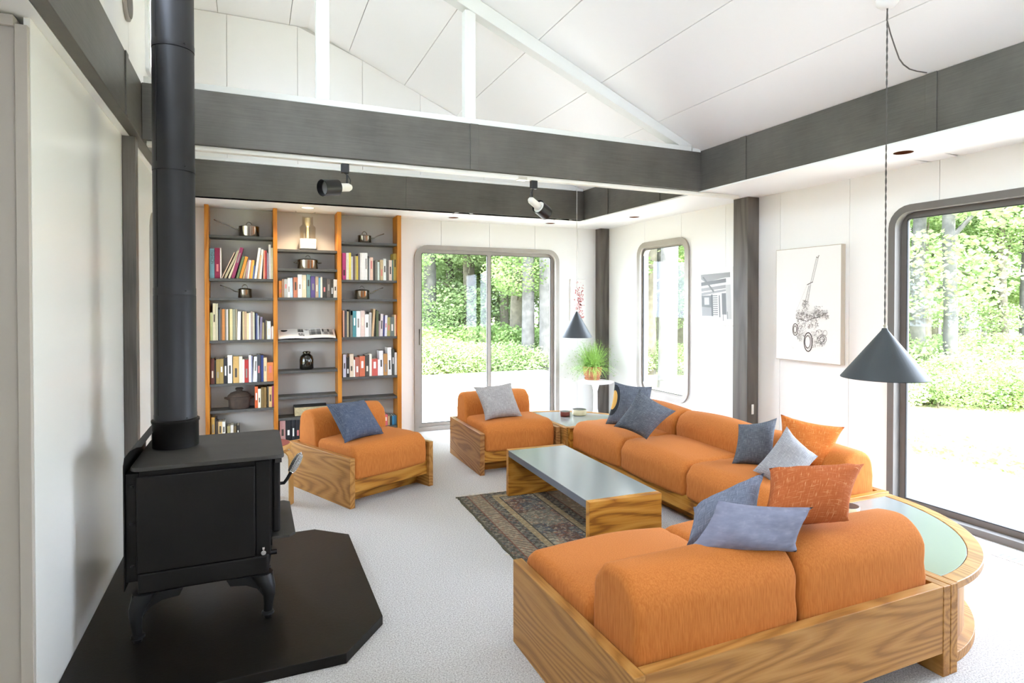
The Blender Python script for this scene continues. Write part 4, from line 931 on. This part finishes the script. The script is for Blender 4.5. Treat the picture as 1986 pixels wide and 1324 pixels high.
t = thing('red_print', 'narrow white canvas with red speckled print in the back corner', 'picture', (0, 0, 0))
a_ = at(1107, 541, 'y', YB-.03); b_ = at(1136, 642, 'y', YB-.03)
mk('canvas', 'paper_white', t, boxes=[(a_.x, b_.x, YB-.03, YB-.002, b_.z, a_.z)], bevel=.002)
bm = bmesh.new(); rd = random.Random(8); wx, wz = b_.x-a_.x, a_.z-b_.z
for k in range(420):
    u, v = rd.gauss(.55, .2), rd.random()
    if not (.15 < u < .9 and .03 < v < .95) or (rd.random() > (.9 if .25 < v < .85 else .2)) or abs(u-.55) > .33-.1*abs(v-.5): continue
    s = rd.uniform(.003, .009); x, z = a_.x+u*wx, b_.z+v*wz
    bm.faces.new([bm.verts.new((x+dx*s, YB-.0306, z+dz_*s*1.4)) for dx, dz_ in ((-1, -.3), (.3, -1), (1, .4), (-.2, 1))])
obj('red_marks', bm, 'print_red', t)
#--CASE--
# ------------------------------------------------------------------ bookcase
CF, CB = 6.53, 6.765                          # front and back plane of the case
bc = thing('bookcase', 'tall oak bookcase with dark grey shelves in three bays', 'bookcase', (0, 0, 0))
DIV = [(-.431, -.393), (.19, .229), (.818, .859), (1.451, 1.495)]
for a, b in DIV: mk('upright', 'case_oak_z', bc, boxes=[(a, b, CF, CB, 0, ZS-.002)], bevel=.002)
SH = [[2.147, 1.723, 1.532, 1.112, .685, .422, .10], [2.031, 1.834, 1.537, 1.105, .785, .52, .305, .06], [2.13, 1.727, 1.522, 1.117, .69, .46, .14]]
for i, zs in enumerate(SH):
    x0, x1 = DIV[i][1], DIV[i+1][0]
    mk('back_panel', 'case_back', bc, boxes=[(x0+.001, x1-.001, CB-.012, CB, 0, ZS-.002)])
    for z in zs: mk('shelf', 'dark_shelf', bc, boxes=[(x0+.001, x1-.001, CF+.012, CB-.013, z-.026, z)], bevel=.0015)
BOOKS = [
    (402, 470, 14.82, 0, 1.723, 'second shelf of the left bay',
     '75 210 175 6f9aa6,222 372 150 86153c,376 412 150 e4ddd4,398 442 265 d9b8a4 370,488 548 215 b9ad90 400,606 660 225 d8c7ae 330,690 790 135 8c3158 270,835 900 400 6c7a52 190,922 1000 400 e09236 185,1022 1080 560 c2a982 100,1098 1142 500 a8838a 80,1150 1200 505 dfe0d8 70,1204 1248 500 e08a48 80,1250 1298 500 dcb04a 70,1302 1346 660 5a6a9a 40,1350 1420 140 efece6 135,1440 1488 350 c8a884 90,1494 1560 185 e8e2da 70,1612 1660 215 e39a78 20,1664 1716 230 b33a3c 0,1724 1768 300 a090a0 0,1776 1838 45 f0eeea -5,1840 1906 150 d6d4b0 0'),
    (402, 580, 14.71, 0, 1.112, 'fourth shelf of the left bay',
     '75 150 385 c4cf9a,155 240 120 d9cfae,245 300 130 c4bda4,302 330 240 2a333c,332 365 300 626a76,368 416 270 6d5848,420 496 285 c68040,500 540 280 7e7262,542 590 290 cfc8c4,592 638 300 74703f,640 716 280 dccb98,720 800 290 8f907c,802 850 290 b4a88c,852 938 340 f0ede8 20,942 998 360 3a3435,1002 1058 350 cab68c,1062 1120 360 bd9c80,1122 1180 400 e0cfa4,1182 1238 390 efe6da,1242 1298 350 bda99c,1302 1346 370 dad6ba,1350 1390 380 1c2438,1392 1430 400 5a6490,1432 1472 470 bcc0c4,1482 1546 500 7e7690 30,1552 1624 670 b3a47c,1630 1660 580 322e3c,1662 1704 600 8f866a,1706 1808 630 dfe6e4,1812 1838 790 c9b2b2,1842 1898 770 e8e4da'),
    (402, 675, 8.02, 0, 0.685, 'fifth shelf of the left bay',
     '45 104 170 5e2e24,106 130 190 1c1816,132 186 175 9c8248,188 246 170 a0864c,250 306 150 1f1f24,310 382 112 e8e3df,396 484 130 c9a362,488 540 130 e8dac6,542 572 175 f0e7e1,574 636 180 ab2f2b,640 678 110 f2f0f4,680 698 125 8a90b0,702 766 130 e8e8f1 20,770 824 100 40424a,828 868 110 34437f,872 922 150 dec59b,926 1040 225 d9834d'),
    (402, 675, 8.02, 0, 0.422, 'sixth shelf of the left bay',
     '732 780 600 c95c2c,782 826 635 f0e7cd,832 870 610 7c6339,872 914 610 86693b,926 950 600 4b4539,952 1000 600 d9b37b,1002 1045 590 a84a78'),
    (402, 675, 8.02, 0, 0.1, 'lowest shelf of the left bay',
     '50 104 1080 c9a151,106 130 1100 312d2d,132 158 1150 5b4b3b,160 220 1150 d9b981,222 268 1150 e9e7e1,300 345 1215 a59a6a,350 395 1200 e0dcd0,400 440 1215 6a5a3a,445 490 1210 2c2826'),
    (536, 520, 16.02, 1, 1.537, 'third shelf of the middle bay',
     '80 172 390 de9a50,176 240 340 9c7b61,246 348 340 b3b3b0,352 438 300 e9e5db,442 520 290 b9c9d9 -20,535 664 280 bb7459,672 800 190 f1efe9,806 934 210 dac9a9,946 1062 190 7b9b99,1076 1206 250 5b4b82,1216 1310 260 b39c82,1316 1374 290 7bb2d2,1378 1434 265 eddcc9,1440 1560 310 3f3d3d,1566 1690 320 5d5551,1696 1778 340 4b4741,1782 1890 350 d9d5cd'),
    (536, 620, 5.3, 1, 0.06, 'bottom shelf of the middle bay',
     '30 88 1035 c89a98,92 146 1030 15171d,150 188 1030 191b22,192 240 1030 16181f,246 300 1030 1b1c20'),
    (660, 480, 16.55, 2, 1.727, 'second shelf of the right bay',
     '75 190 170 cf4a88,195 284 165 efe7d9,286 350 165 d9c95f,352 414 285 e8e8e8,416 474 280 5d4d52,476 524 265 b9af80,526 580 270 dac14f,582 638 190 6b6569,640 710 170 edebe9,712 790 170 e9e7e7,792 880 170 edebeb,882 920 270 3f413f,922 954 340 c9cdd1,958 1060 310 edc9b5,1066 1130 420 3d3937,1132 1196 400 7b7b71,1202 1268 460 c9d5d1,1290 1386 390 c9b189,1390 1482 355 ebefed,1490 1560 420 6b6561,1566 1660 400 edd9cd,1670 1714 400 6b8981,1720 1836 190 b9a04f'),
    (660, 590, 16.55, 2, 1.117, 'fourth shelf of the right bay',
     '80 132 200 d9a991,140 215 210 4b4b55,218 274 230 d9c9a1,276 320 180 27271f,322 396 350 918d85,400 510 210 4b8991,515 646 215 eff1ef,650 790 205 ddc5bd,794 918 325 edefeb,922 1000 250 c1bdb9 15,1006 1070 135 c9a883 60,1074 1150 170 27271d 40,1154 1230 210 5d6549,1240 1276 530 c1a9a9,1278 1366 300 e7dbd9 25,1370 1418 350 3b3971 20,1422 1500 340 e5e3ef 20,1504 1600 410 a99b61 15,1604 1736 410 6b7571,1740 1792 340 edd5b1,1798 1850 340 b94941'),
    (660, 665, 7.567, 2, 0.69, 'fifth shelf of the right bay',
     '40 84 170 d1d1e1,86 134 210 27231f,136 194 165 ddc9b1,196 214 250 ede9e5,216 280 210 b16959,283 360 195 c96b4b,365 424 180 4b4741,427 460 165 ede7d9,462 550 235 c95b51,552 572 245 f1e9e9,576 632 110 e9e7ed -10,636 694 160 b98951,698 754 60 edeceb -8,757 794 95 4b4b47,797 836 140 e1e1e5'),
    (660, 665, 7.567, 2, 0.14, 'bottom shelf of the right bay',
     '560 590 1100 b0a090,596 640 1080 8a3a34,645 690 1050 d96169,695 724 1110 c1a171,727 755 1150 313939,758 790 1160 3b89b9,793 820 1140 2f6b91,822 842 1150 8b8b81'),
]
NAMED = {'black': '181818', 'charcoal': '444444', 'grey': '888888', 'pale grey': 'c4c4c4', 'white': 'efeeea', 'cream': 'ded2b4', 'tan': 'bf9f74', 'brown': '6b5238', 'dark brown': '5a2e24', 'orange': 'd98440', 'salmon pink': 'dfa68c', 'pale pink': 'dcc6be', 'red': 'b03a38', 'magenta': 'b03a74', 'purple': '5b4b82', 'navy blue': '323c6e', 'sky blue': '6fa8c8', 'slate blue': '7c86a4', 'teal': '4b8991', 'sage green': '8f9680', 'olive': '8a7c48', 'pale green': 'c6d0a4', 'yellow': 'd8bf52'}
def cname(h):
    c = [int(h[i:i+2], 16) for i in (0, 2, 4)]
    return min(NAMED, key=lambda n: sum((a-int(NAMED[n][i:i+2], 16))**2 for a, i in zip(c, (0, 2, 4))))
ORD = ['first', 'second', 'third', 'fourth', 'fifth', 'sixth', 'seventh', 'eighth', 'ninth', 'tenth', 'eleventh', 'twelfth', 'thirteenth', 'fourteenth', 'fifteenth', 'sixteenth', 'seventeenth', 'eighteenth', 'nineteenth', 'twentieth']
ORD += ['twenty-'+o for o in ORD[:9]] + ['thirtieth', 'thirty-first', 'thirty-second']
rdb = random.Random(21)
def book(x0, x1, z, h, dep, col, lean, label, group, title=None):
    w = max(.007, x1-x0)
    bm = bmesh.new(); y0 = CF+.03 if dep is None else dep[0]; y1 = y0 + (dep[1] if dep else .16)
    t = min(.003, w*.18)
    box(bm, 0, t, 0, y1-y0, 0, h); box(bm, w-t, w, 0, y1-y0, 0, h); box(bm, t, w-t, 0, t, 0, h)
    box(bm, t, w-t, t, y1-y0-.004, .003, h-.004, 1)
    cm = 'book_'+col
    if cm not in MATS: plain(cm, col, .62, var=.06, vscale=60)
    o = obj('book', bm, [cm, 'page'], None); tag(o, label, 'book', group)
    o.location = (x0, y0, z+.0005); o.rotation_euler = (0, lean, 0)
    if w > .026 or title:
        lum = sum(int(col[i:i+2], 16) for i in (0, 2, 4))/3; bmk = 'paper_white' if lum < 130 else 'ink'
        if title:
            cu = bpy.data.curves.new('t', 'FONT'); cu.body = title; cu.size = .032; cu.align_x = 'LEFT'; cu.extrude = .0003
            tmp = bpy.data.objects.new('t', cu); COL.objects.link(tmp)
            dg = bpy.context.evaluated_depsgraph_get(); me = bpy.data.meshes.new_from_object(tmp.evaluated_get(dg)); bpy.data.objects.remove(tmp)
            so_ = bpy.data.objects.new('spine_title', me); COL.objects.link(so_); me.materials.append(MATS[bmk]); so_.parent = o
            wd = max(v.co.x for v in me.vertices); s = min(1, h*.82/wd); so_.scale = (s, s*min(1.25, w*.72/.024/s), 1)
            so_.rotation_euler = (PI/2, PI/2, 0); so_.location = (w*.28, -.0006, h*.94)
        else:
            f0 = rdb.uniform(.15, .5); 
            mk('title_band', bmk if rdb.random() < .5 else rdb.choice(['page', 'ink_soft', 'print_red']), o, boxes=[(w*.3, w*.7, -.0006, -.0001, h*f0, h*min(.92, f0+rdb.uniform(.2, .4)))])
    return o
for ox, oy, sc, bay, z, nm, lst in BOOKS:
    lo, hi = DIV[bay][1]+.002, DIV[bay+1][0]-.002
    items = lst.split(',')
    prev = lo
    for i, it in enumerate(items):
        f_ = it.split(); bx0, bx1, yt = [float(v) for v in f_[:3]]; col = f_[3]; dx = float(f_[4]) if len(f_) > 4 else 0
        py = oy+yt/sc; a = at(ox+bx0/sc, 600, 'y', CF+.03).x; b = at(ox+bx1/sc, 600, 'y', CF+.03).x
        zt = at(ox+bx0/sc, py, 'y', CF+.03).z
        a, b = max(a, lo, prev+.0006), min(b, hi); h = max(.1, zt-z); b = max(b, a+.007)
        if b > hi: a, b = hi-.0075, hi
        prev = b
        up = [q for q in SH[bay] if q > z+.02]; h = min(h, (min(up)-.026 if up else ZS)-z-.005)
        lean = 0
        if dx:
            e = at(ox+(bx0+dx)/sc, 600, 'y', CF+.03).x-at(ox+bx0/sc, 600, 'y', CF+.03).x; lean = math.atan2(e, h); h = h/math.cos(lean)*.985
            if lean < 0: lean = max(lean, -math.atan2(.004, h))
        title = 'FASHION' if (nm.startswith('second shelf of the left') and i == 0) else None
        dep = (CF+.03+rdb.uniform(0, .012), rdb.uniform(.13, .18))
        lab = '%s book, %s from the left on the %s' % (cname(col), ORD[i], nm)
        o = book(a, b, z, h, dep, col, lean, lab, 'books in the oak bookcase', title)
        if lean > 0: o.location.z += math.sin(lean)*(b-a)
# flat old volume, open book, lens
x0, x1 = at(571, 790, 'y', CF+.05).x, at(635, 790, 'y', CF+.05).x
t = thing('large_old_book', 'thick parchment bound volume lying flat in the middle bay', 'book', (0, 0, .3055))
mk('covers', 'book_dark', t, boxes=[(x0, x1, CF+.035, CB-.02, 0, .006), (x0, x1, CF+.035, CB-.02, .094, .10), (x0, x1, CB-.03, CB-.02, .006, .094)], bevel=.002)
mk('page_block', 'parchment', t, boxes=[(x0+.004, x1-.004, CF+.045, CB-.031, .0065, .0935)])
t = thing('open_book', 'open picture book leaning on the fourth shelf of the middle bay', 'book', (.229+.29, CF+.022, 1.119), 0)
bm = bmesh.new(); n = 16
def pgz(u): return .012*math.sin(abs(u)*PI)**.6
tl = math.radians(24)
def opp(u, v, off=0):
    y = v*.195; zz = pgz(u)+off; return (u*.283, y*math.cos(tl)-zz*math.sin(tl)+.006, y*math.sin(tl)+zz*math.cos(tl))
vs_ = [[bm.verts.new(opp(-1+2*i/n, j, 0)) for i in range(n+1)] for j in (0, 1)]; vb = [[bm.verts.new(opp(-1+2*i/n, j, -.012-pgz(-1+2*i/n)*.0)) for i in range(n+1)] for j in (0, 1)]
for i in range(n):
    bm.faces.new((vs_[0][i], vs_[0][i+1], vs_[1][i+1], vs_[1][i])); bm.faces.new((vb[0][i], vb[1][i], vb[1][i+1], vb[0][i+1])); bm.faces.new((vs_[0][i], vb[0][i], vb[0][i+1], vs_[0][i+1])); bm.faces.new((vs_[1][i], vs_[1][i+1], vb[1][i+1], vb[1][i]))
for i in (0, n): bm.faces.new((vs_[0][i], vs_[1][i], vb[1][i], vb[0][i]))
o = obj('pages', bm, 'paper_white', t, True)
for (u0, u1, v0, v1, mi) in ((.08, .5, .25, .92, 1), (.54, .93, .25, .92, 2), (-.32, -.12, .6, .95, 0), (-.3, -.1, .15, .45, 2)):
    bm = bmesh.new(); G = [[bm.verts.new(opp(u0+(u1-u0)*a/6, v0+(v1-v0)*b/4, .0012)) for a in range(7)] for b in range(5)]
    for a in range(6):
        for b in range(4): bm.faces.new((G[b][a], G[b][a+1], G[b+1][a+1], G[b+1][a])).material_index = (mi + (b > 1) + ((a*5+b*3) % 3 == 0)) % 4
    obj('printed_picture', bm, ['photo_grey_%d' % k for k in range(4)], t)
mk('book_stand', 'dark_shelf', t, boxes=[(-.12, .27, .165, .18, -.0135, .078)])
c = at(551, 639, 'y', CB-.05)
tag(mk('dark_lens_cap', 'black_glaze', smooth=True, lathes=[([(0, 0), (.032, 0), (.035, .008), (.035, .085), (.03, .092), (0, .092)], (c.x, CB-.055, 1.1055), 24)]), 'small dark round tin behind the open book', 'tin')
# glass jar
c = at(595, 716, 'z', .7855)
t = thing('glass_jar', 'dark brown glass jar on the middle bay shelf', 'jar', (c.x, CF+.12, .7855))
mk('jar_body', 'jar_solid', t, smooth=True, lathes=[([(0, 0), (.06, 0), (.07, .01), (.071, .1), (.062, .135), (.04, .158), (.034, .165), (.034, .17)], (0, 0, 0), 32)])
mk('jar_rim', 'jar_solid', t, smooth=True, lathes=[([(.034, .168), (.04, .17), (.04, .184), (.034, .186), (.03, .182), (.03, .168)], (0, 0, 0), 28)])
# food processor
c = at(597, 482, 'y', CF+.11)
t = thing('food_processor', 'white food processor with smoky bowl on top shelf of the middle bay', 'appliance', (c.x, CF+.115, 2.0315))
mk('motor_base', 'white_gloss', t, prisms=[([(x, y, .012) for x, y in rrect(-.082, .082, -.075, .075, .02)], (0, 0, .105))], bevel=.008)
mk('foot_plate', 'black_plastic', t, prisms=[([(x, y, 0) for x, y in rrect(-.085, .085, -.078, .078, .02)], (0, 0, .0115))])
mk('work_bowl', 'smoke_bowl', t, smooth=True, lathes=[([(.068, .118), (.078, .13), (.08, .235), (.074, .25), (.06, .262), (.055, .27)], (0, 0, 0), 32, 0, False)])
mk('feed_tube', 'smoke_bowl', t, smooth=True, lathes=[([(.055, .27), (.053, .35), (.055, .355)], (0, 0, 0), 28, 0, False)])
mk('pusher', 'cream_glaze', t, smooth=True, lathes=[([(0, .13), (.012, .13), (.012, .24), (.028, .28), (.028, .34), (0, .345)], (0, 0, 0), 20)])
mk('control_label', 'photo_grey_2', t, boxes=[(.03, .07, -.0758, -.0751, .06, .068)])
# saucepans
def saucepan(label, px, py, z, r, h, hand, L, lid=True, loops=False):
    c = at(px, py, 'y', CF+.11)
    t = thing('saucepan', label, 'pan', (c.x, CF+.115, z+.0005), 0, 'steel pans on the bookcase')
    mk('pan_body', 'steel_pot', t, smooth=True, lathes=[([(0, 0), (r*.94, 0), (r, .006), (r, h-.004), (r+.004, h), (r-.002, h)], (0, 0, 0), 36)])
    if lid:
        ld = mk('lid', 'steel_pot', t, smooth=True, lathes=[([(r+.002, h+.0005), (r*.9, h+.008), (r*.5, h+.014), (0, h+.016)], (0, 0, 0), 36)])
        mk('lid_handle', 'dark_steel', ld, smooth=True, tubes=[([(.026*math.cos(a), 0, h+.012+.036*math.sin(a)) for a in [PI*k/10 for k in range(11)]], .004, 8)])
    if loops:
        for s in (-1, 1): mk('loop_handle', 'dark_steel', t, smooth=True, tubes=[([(s*r*.98, -.03, h*.7), (s*(r+.022), -.028, h*.72), (s*(r+.034), 0, h*.73), (s*(r+.022), .028, h*.72), (s*r*.98, .03, h*.7)], .005, 8)])
    else:
        hp = [(hand*r*.97, 0, h*.72), (hand*(r+.03), 0, h*.78), (hand*(r+L*.5), -.0, h*.78+L*.17), (hand*(r+L), 0, h*.78+L*.36)]
        mk('long_handle', 'dark_steel', t, smooth=True, tubes=[([(x, y-.008, q) for x, y, q in hp], .005, 8), ([(x, y+.008, q) for x, y, q in hp], .005, 8), ([(hp[-1][0], -.008, hp[-1][2]), (hp[-1][0]+hand*.008, 0, hp[-1][2]+.003), (hp[-1][0], .008, hp[-1][2])], .005, 8)])
        mk('helper_loop', 'dark_steel', t, smooth=True, tubes=[([(-hand*r*.5+.022*math.cos(a), r*.86, h*.75+.03*math.sin(a)) for a in [PI*k/8 for k in range(9)]], .003, 6)])
saucepan('large saucepan with handle to the left on top shelf of the left bay', 483, 455, 2.147, .098, .103, -1, .21)
saucepan('small saucepan with handle to the left on third shelf of the left bay', 475, 577, 1.532, .064, .085, -1, .15)
saucepan('two handled stock pot under the food processor', 597, 520, 1.834, .102, .095, 1, .1, loops=True)
saucepan('small saucepan with handle to the right on top shelf of the right bay', 707, 467, 2.13, .072, .078, 1, .13)
saucepan('medium saucepan with handle to the right on third shelf of the right bay', 702, 578, 1.522, .08, .092, 1, .14)
# clay casserole
c = at(469, 790, 'y', CF+.11)
t = thing('clay_casserole', 'dark brown lidded clay casserole on the left bay', 'pot', (c.x-.022, CF+.105, .4225))
mk('pot_body', 'clay_dark', t, smooth=True, lathes=[([(0, 0), (.085, 0), (.098, .02), (.102, .08), (.106, .1), (.112, .108), (.112, .118), (.1, .12)], (0, 0, 0), 32)])
mk('pot_lid', 'clay_dark', t, smooth=True, lathes=[([(.108, .1205), (.11, .128), (.08, .158), (.045, .17), (.03, .172), (.028, .182), (.04, .196), (.03, .206), (0, .208)], (0, 0, 0), 32)])
for s in (-1, 1): mk('ear', 'clay_dark', t, smooth=True, tubes=[([(s*.1, -.025, .1), (s*.128, 0, .108), (s*.1, .025, .1)], .011, 8)])

# ------------------------------------------------------------------ wood stove on its hearth
HZ = .045
h = thing('hearth_pad', 'black angular hearth pad under the stove', 'hearth', (0, 0, 0))
pts = [(XL+.002, 2.30), (-.20, 2.49), (.345, 2.515), (.54, 2.755), (.54, 3.815), (.352, 3.985), (XL+.002, 3.985)]
pts = [(XL+.002, 2.515), (.345, 2.515), (.54, 2.755), (.54, 3.815), (.352, 3.985), (XL+.002, 3.985)]
mk('slab', 'hearth_black', h, prisms=[([(x, y, .001) for x, y in pts], (0, 0, HZ-.002))], bevel=.002)
st = thing('wood_stove', 'black iron wood burning stove on the hearth', 'stove', (0, 0, HZ))
X0, X1, Y0, Y1, Z0, Z1 = -.458, .066, 2.95, 3.49, .245-HZ, .775-HZ
mk('stove_body', 'black_steel', st, boxes=[(X0+.01, X1, Y0+.006, Y1, Z0+.09, Z1-.006)], bevel=.006)
mk('side_shield', 'black_steel', st, boxes=[(X0, .005, Y0-.012, Y0+.005, Z0+.088, Z1-.03)], bevel=.006)
mk('corner_strip', 'black_steel', st, boxes=[(.006, X1+.002, Y0-.004, Y0+.0055, Z0+.088, Z1-.012)], bevel=.004)
mk('base_skirt', 'black_steel', st, boxes=[(X0+.004, X1-.006, Y0-.008, Y1-.01, Z0, Z0+.087)], bevel=.008)
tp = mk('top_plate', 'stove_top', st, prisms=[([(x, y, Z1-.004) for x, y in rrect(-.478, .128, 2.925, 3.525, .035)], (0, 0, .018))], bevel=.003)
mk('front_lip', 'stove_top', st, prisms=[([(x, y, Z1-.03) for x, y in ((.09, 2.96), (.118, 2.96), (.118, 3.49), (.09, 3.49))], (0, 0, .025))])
# rear heat shield with a curled lip
bm = bmesh.new(); prof = [(-.505, Z0+.02), (-.505, Z1+.02), (-.50, Z1+.055), (-.482, Z1+.08), (-.46, Z1+.092), (-.44, Z1+.094)]
ra = [[bm.verts.new((x+d*.004, y, z+d*.003)) for x, z in prof] for d in (0, 1) for y in (2.95, 3.52)]
for i in range(len(prof)-1):
    bm.faces.new((ra[0][i], ra[0][i+1], ra[1][i+1], ra[1][i])); bm.faces.new((ra[2][i], ra[3][i], ra[3][i+1], ra[2][i+1])); bm.faces.new((ra[0][i], ra[2][i], ra[2][i+1], ra[0][i+1])); bm.faces.new((ra[1][i], ra[1][i+1], ra[3][i+1], ra[3][i]))
bm.faces.new((ra[0][-1], ra[2][-1], ra[3][-1], ra[1][-1])); obj('rear_shield', bm, 'black_steel', st, True)
mk('rear_box', 'black_steel', st, boxes=[(-.50, X0+.009, 2.965, 3.48, Z0+.05, Z1-.02)], bevel=.003)
for z in (.12, .3, .46):
    mk('bolt', 'leg_iron', st, smooth=True, lathes=[([(0, -.004), (.008, -.004), (.008, .004), (0, .004)], (-.475, 2.958, z+Z0), 10)])
# door on the right face
dr = mk('stove_door', 'black_steel', st, boxes=[(X1+.010, .112, 2.97, 3.46, .42-HZ, .755-HZ)], bevel=.01)
mk('door_frame', 'black_steel', st, boxes=[(X1+.0005, X1+.0095, 2.955, 3.485, .37-HZ, .77-HZ)])
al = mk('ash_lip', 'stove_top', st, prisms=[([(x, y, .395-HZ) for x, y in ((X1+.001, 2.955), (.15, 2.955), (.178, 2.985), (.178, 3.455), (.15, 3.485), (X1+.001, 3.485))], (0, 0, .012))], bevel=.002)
P0 = at(541, 937, 'y', 3.06); off = Vector((0, 0, -HZ))
hp = [P0+off, at(551, 936, 'y', 3.06)+off, at(557, 928, 'y', 3.05)+off, at(565, 914, 'y', 3.05)+off]
hd = mk('door_handle', 'black_plastic', dr, smooth=True, tubes=[(hp, .008, 10)])
a, b = at(564, 915, 'y', 3.05)+off, at(585, 877, 'y', 3.05)+off; ax_ = (b-a); u_ = ax_.cross(Vector((0, 1, 0))).normalized(); v_ = Vector((0, 1, 0))
bm = bmesh.new(); tube(bm, [a+ax_*(k/220) + (u_*math.cos(k*.55)+v_*math.sin(k*.55))*(.011+.008*math.sin(PI*min(1, k/150*.6+.12)))*(1-.75*max(0, k-190)/30) for k in range(221)], .0023, 5)
obj('coil_grip', bm, 'chrome', dr, True)
kp = at(511, 1068, 'y', 2.94)+off
mk('air_control_knob', 'chrome', st, smooth=True, tubes=[([kp+Vector((0, .012, 0)), kp, kp+Vector((0, -.018, -.002))], .011, 14), ([kp+Vector((0, -.004, .0)), kp+Vector((0, -.004, .02))], .006, 8)])
kp = at(533, 1083, 'x', X1+.02)+off
mk('latch_knob', 'leg_iron', st, smooth=True, tubes=[([(X1-.004, 2.99, .325-HZ), (X1+.03, 2.99, .325-HZ)], .012, 12)])
# cast legs
def stove_leg(x, y, sx_, sy):
    bm = bmesh.new(); n = 12
    pts = [(.03, Z0+.0), (.018, Z0-.02), (.0, Z0-.055), (-.006, Z0-.09), (-.004, Z0-.13), (.0, .028)]
    rr = [.055, .045, .034, .026, .021, .019]
    rings = []
    for (o_, z), r in zip(pts, rr): rings.append([bm.verts.new((x + sx_*o_*-1 + r*math.cos(2*PI*k/n), y - sy*o_ + r*.9*math.sin(2*PI*k/n), z)) for k in range(n)])
    for a_, b_ in zip(rings, rings[1:]):
        for k in range(n): bm.faces.new((a_[k], a_[(k+1) % n], b_[(k+1) % n], b_[k]))
    bm.faces.new(rings[0]); bm.faces.new(rings[-1][::-1])
    # bracket wing under the skirt
    for w_, dy in (((x-sx_*.01, x-sx_*.14), 0),):
        q = [(x+sx_*.02, Z0-.001), (x-sx_*.17, Z0-.001), (x-sx_*.155, Z0-.03), (x-sx_*.09, Z0-.038), (x-sx_*.045, Z0-.06), (x-sx_*.018, Z0-.1), (x+sx_*.012, Z0-.1)]
        prism(bm, [(a_, y-sy*.012-.012, b_) for a_, b_ in q], (0, .024, 0))
    o = obj('leg', bm, 'leg_iron', st, True)
    mk('foot_collar', 'leg_iron', o, smooth=True, lathes=[([(.018, .035), (.027, .03), (.028, .022), (.02, .016), (0, .016)], (x, y, 0), 16)])
    mk('rubber_foot', 'black_plastic', o, smooth=True, lathes=[([(0, .001), (.015, .001), (.019, .018), (0, .019)], (x, y, 0), 16)])
for x, sx_ in ((.055, 1), (-.455, -1)):
    for y, sy in ((2.945, -1), (3.45, 1)): stove_leg(x, y, sx_, sy)
# stove pipe
PX, PY = -.347, 3.312
pipe = thing('stove_pipe', 'tall black stove pipe rising through the ceiling', 'stove pipe', (PX, PY, 0))
mk('collar', 'black_steel', pipe, smooth=True, lathes=[([(.096, Z1+HZ+.0145), (.1, Z1+HZ+.016), (.1, .905), (.104, .91), (.104, .92), (.094, .925)], (0, 0, 0), 40, 0, False)])
zz = [.915, 1.52, 2.11, 2.69, 3.28, 4.118]
for i, (a, b) in enumerate(zip(zz, zz[1:])):
    r = .0905 if i else .092
    mk('pipe_section', 'pipe_black', pipe, smooth=True, lathes=[([(r+.0012, a), (r+.0014, a+.03), (r, a+.034), (r, b-.006), (r-.002, b)], (0, 0, 0), 44, 0, False)])
    mk('seam', 'black_steel', pipe, boxes=[(-.066, -.062, -.0665, -.0615, a+.035, b-.005)])
    mk('screw', 'leg_iron', pipe, smooth=True, lathes=[([(0, 0), (.005, 0), (.005, .005), (0, .006)], (.055, -.0735, a+.015), 8)])

# bentwood stool behind the stove
s_ = thing('bentwood_stool', 'birch three legged stool with red seat behind the stove', 'stool', (.09, 4.78, 0))
mk('seat_rim', 'birch', s_, smooth=True, lathes=[([(0, .405), (.165, .405), (.172, .41), (.172, .434), (.165, .44), (0, .44)], (0, 0, 0), 36)])
mk('seat_pad', 'red_lino', s_, smooth=True, lathes=[([(.158, .4405), (.158, .4425), (0, .4435)], (0, 0, 0), 36)])
for k in range(3):
    a = math.radians(-32+120*k); d = Vector((math.cos(a), math.sin(a), 0)); w_ = Vector((-d.y, d.x, 0))*.028
    path = [(.06, .398), (.13, .396), (.162, .386), (.181, .366), (.188, .34), (.19, .002)]
    bm = bmesh.new(); R_ = []
    for i, (r, z) in enumerate(path):
        nr = [(0, 1), (.1, 1), (.45, .85), (.85, .45), (1, .1), (1, 0)][i]; th = .013
        R_.append([bm.verts.new(d*(r+nr[0]*s1*th/2)+Vector((0, 0, z+nr[1]*s1*th/2 if i < 5 else z))+w_*s2) for s1, s2 in ((1, -1), (1, 1), (-1, 1), (-1, -1))])
    for a_, b_ in zip(R_, R_[1:]):
        for q in range(4): bm.faces.new((a_[q], a_[(q+1) % 4], b_[(q+1) % 4], b_[q]))
    bm.faces.new(R_[0]); bm.faces.new(R_[-1]); obj('leg', bm, 'birch', s_, False, .003)
# floor register by the right door
rg = thing('floor_vent', 'white floor register beside the right door sill', 'vent', (0, 0, 0))
c = at(1965, 1085, 'z', 0); mk('vent_plate', 'white_plastic', rg, boxes=[(c.x-.04, c.x+.04, c.y-.18, c.y+.1, .0005, .006)], bevel=.002)
for k in range(8): mk('slot', 'photo_grey_1', rg, boxes=[(c.x-.028, c.x+.028, c.y-.16+k*.03, c.y-.148+k*.03, .0061, .0066)])
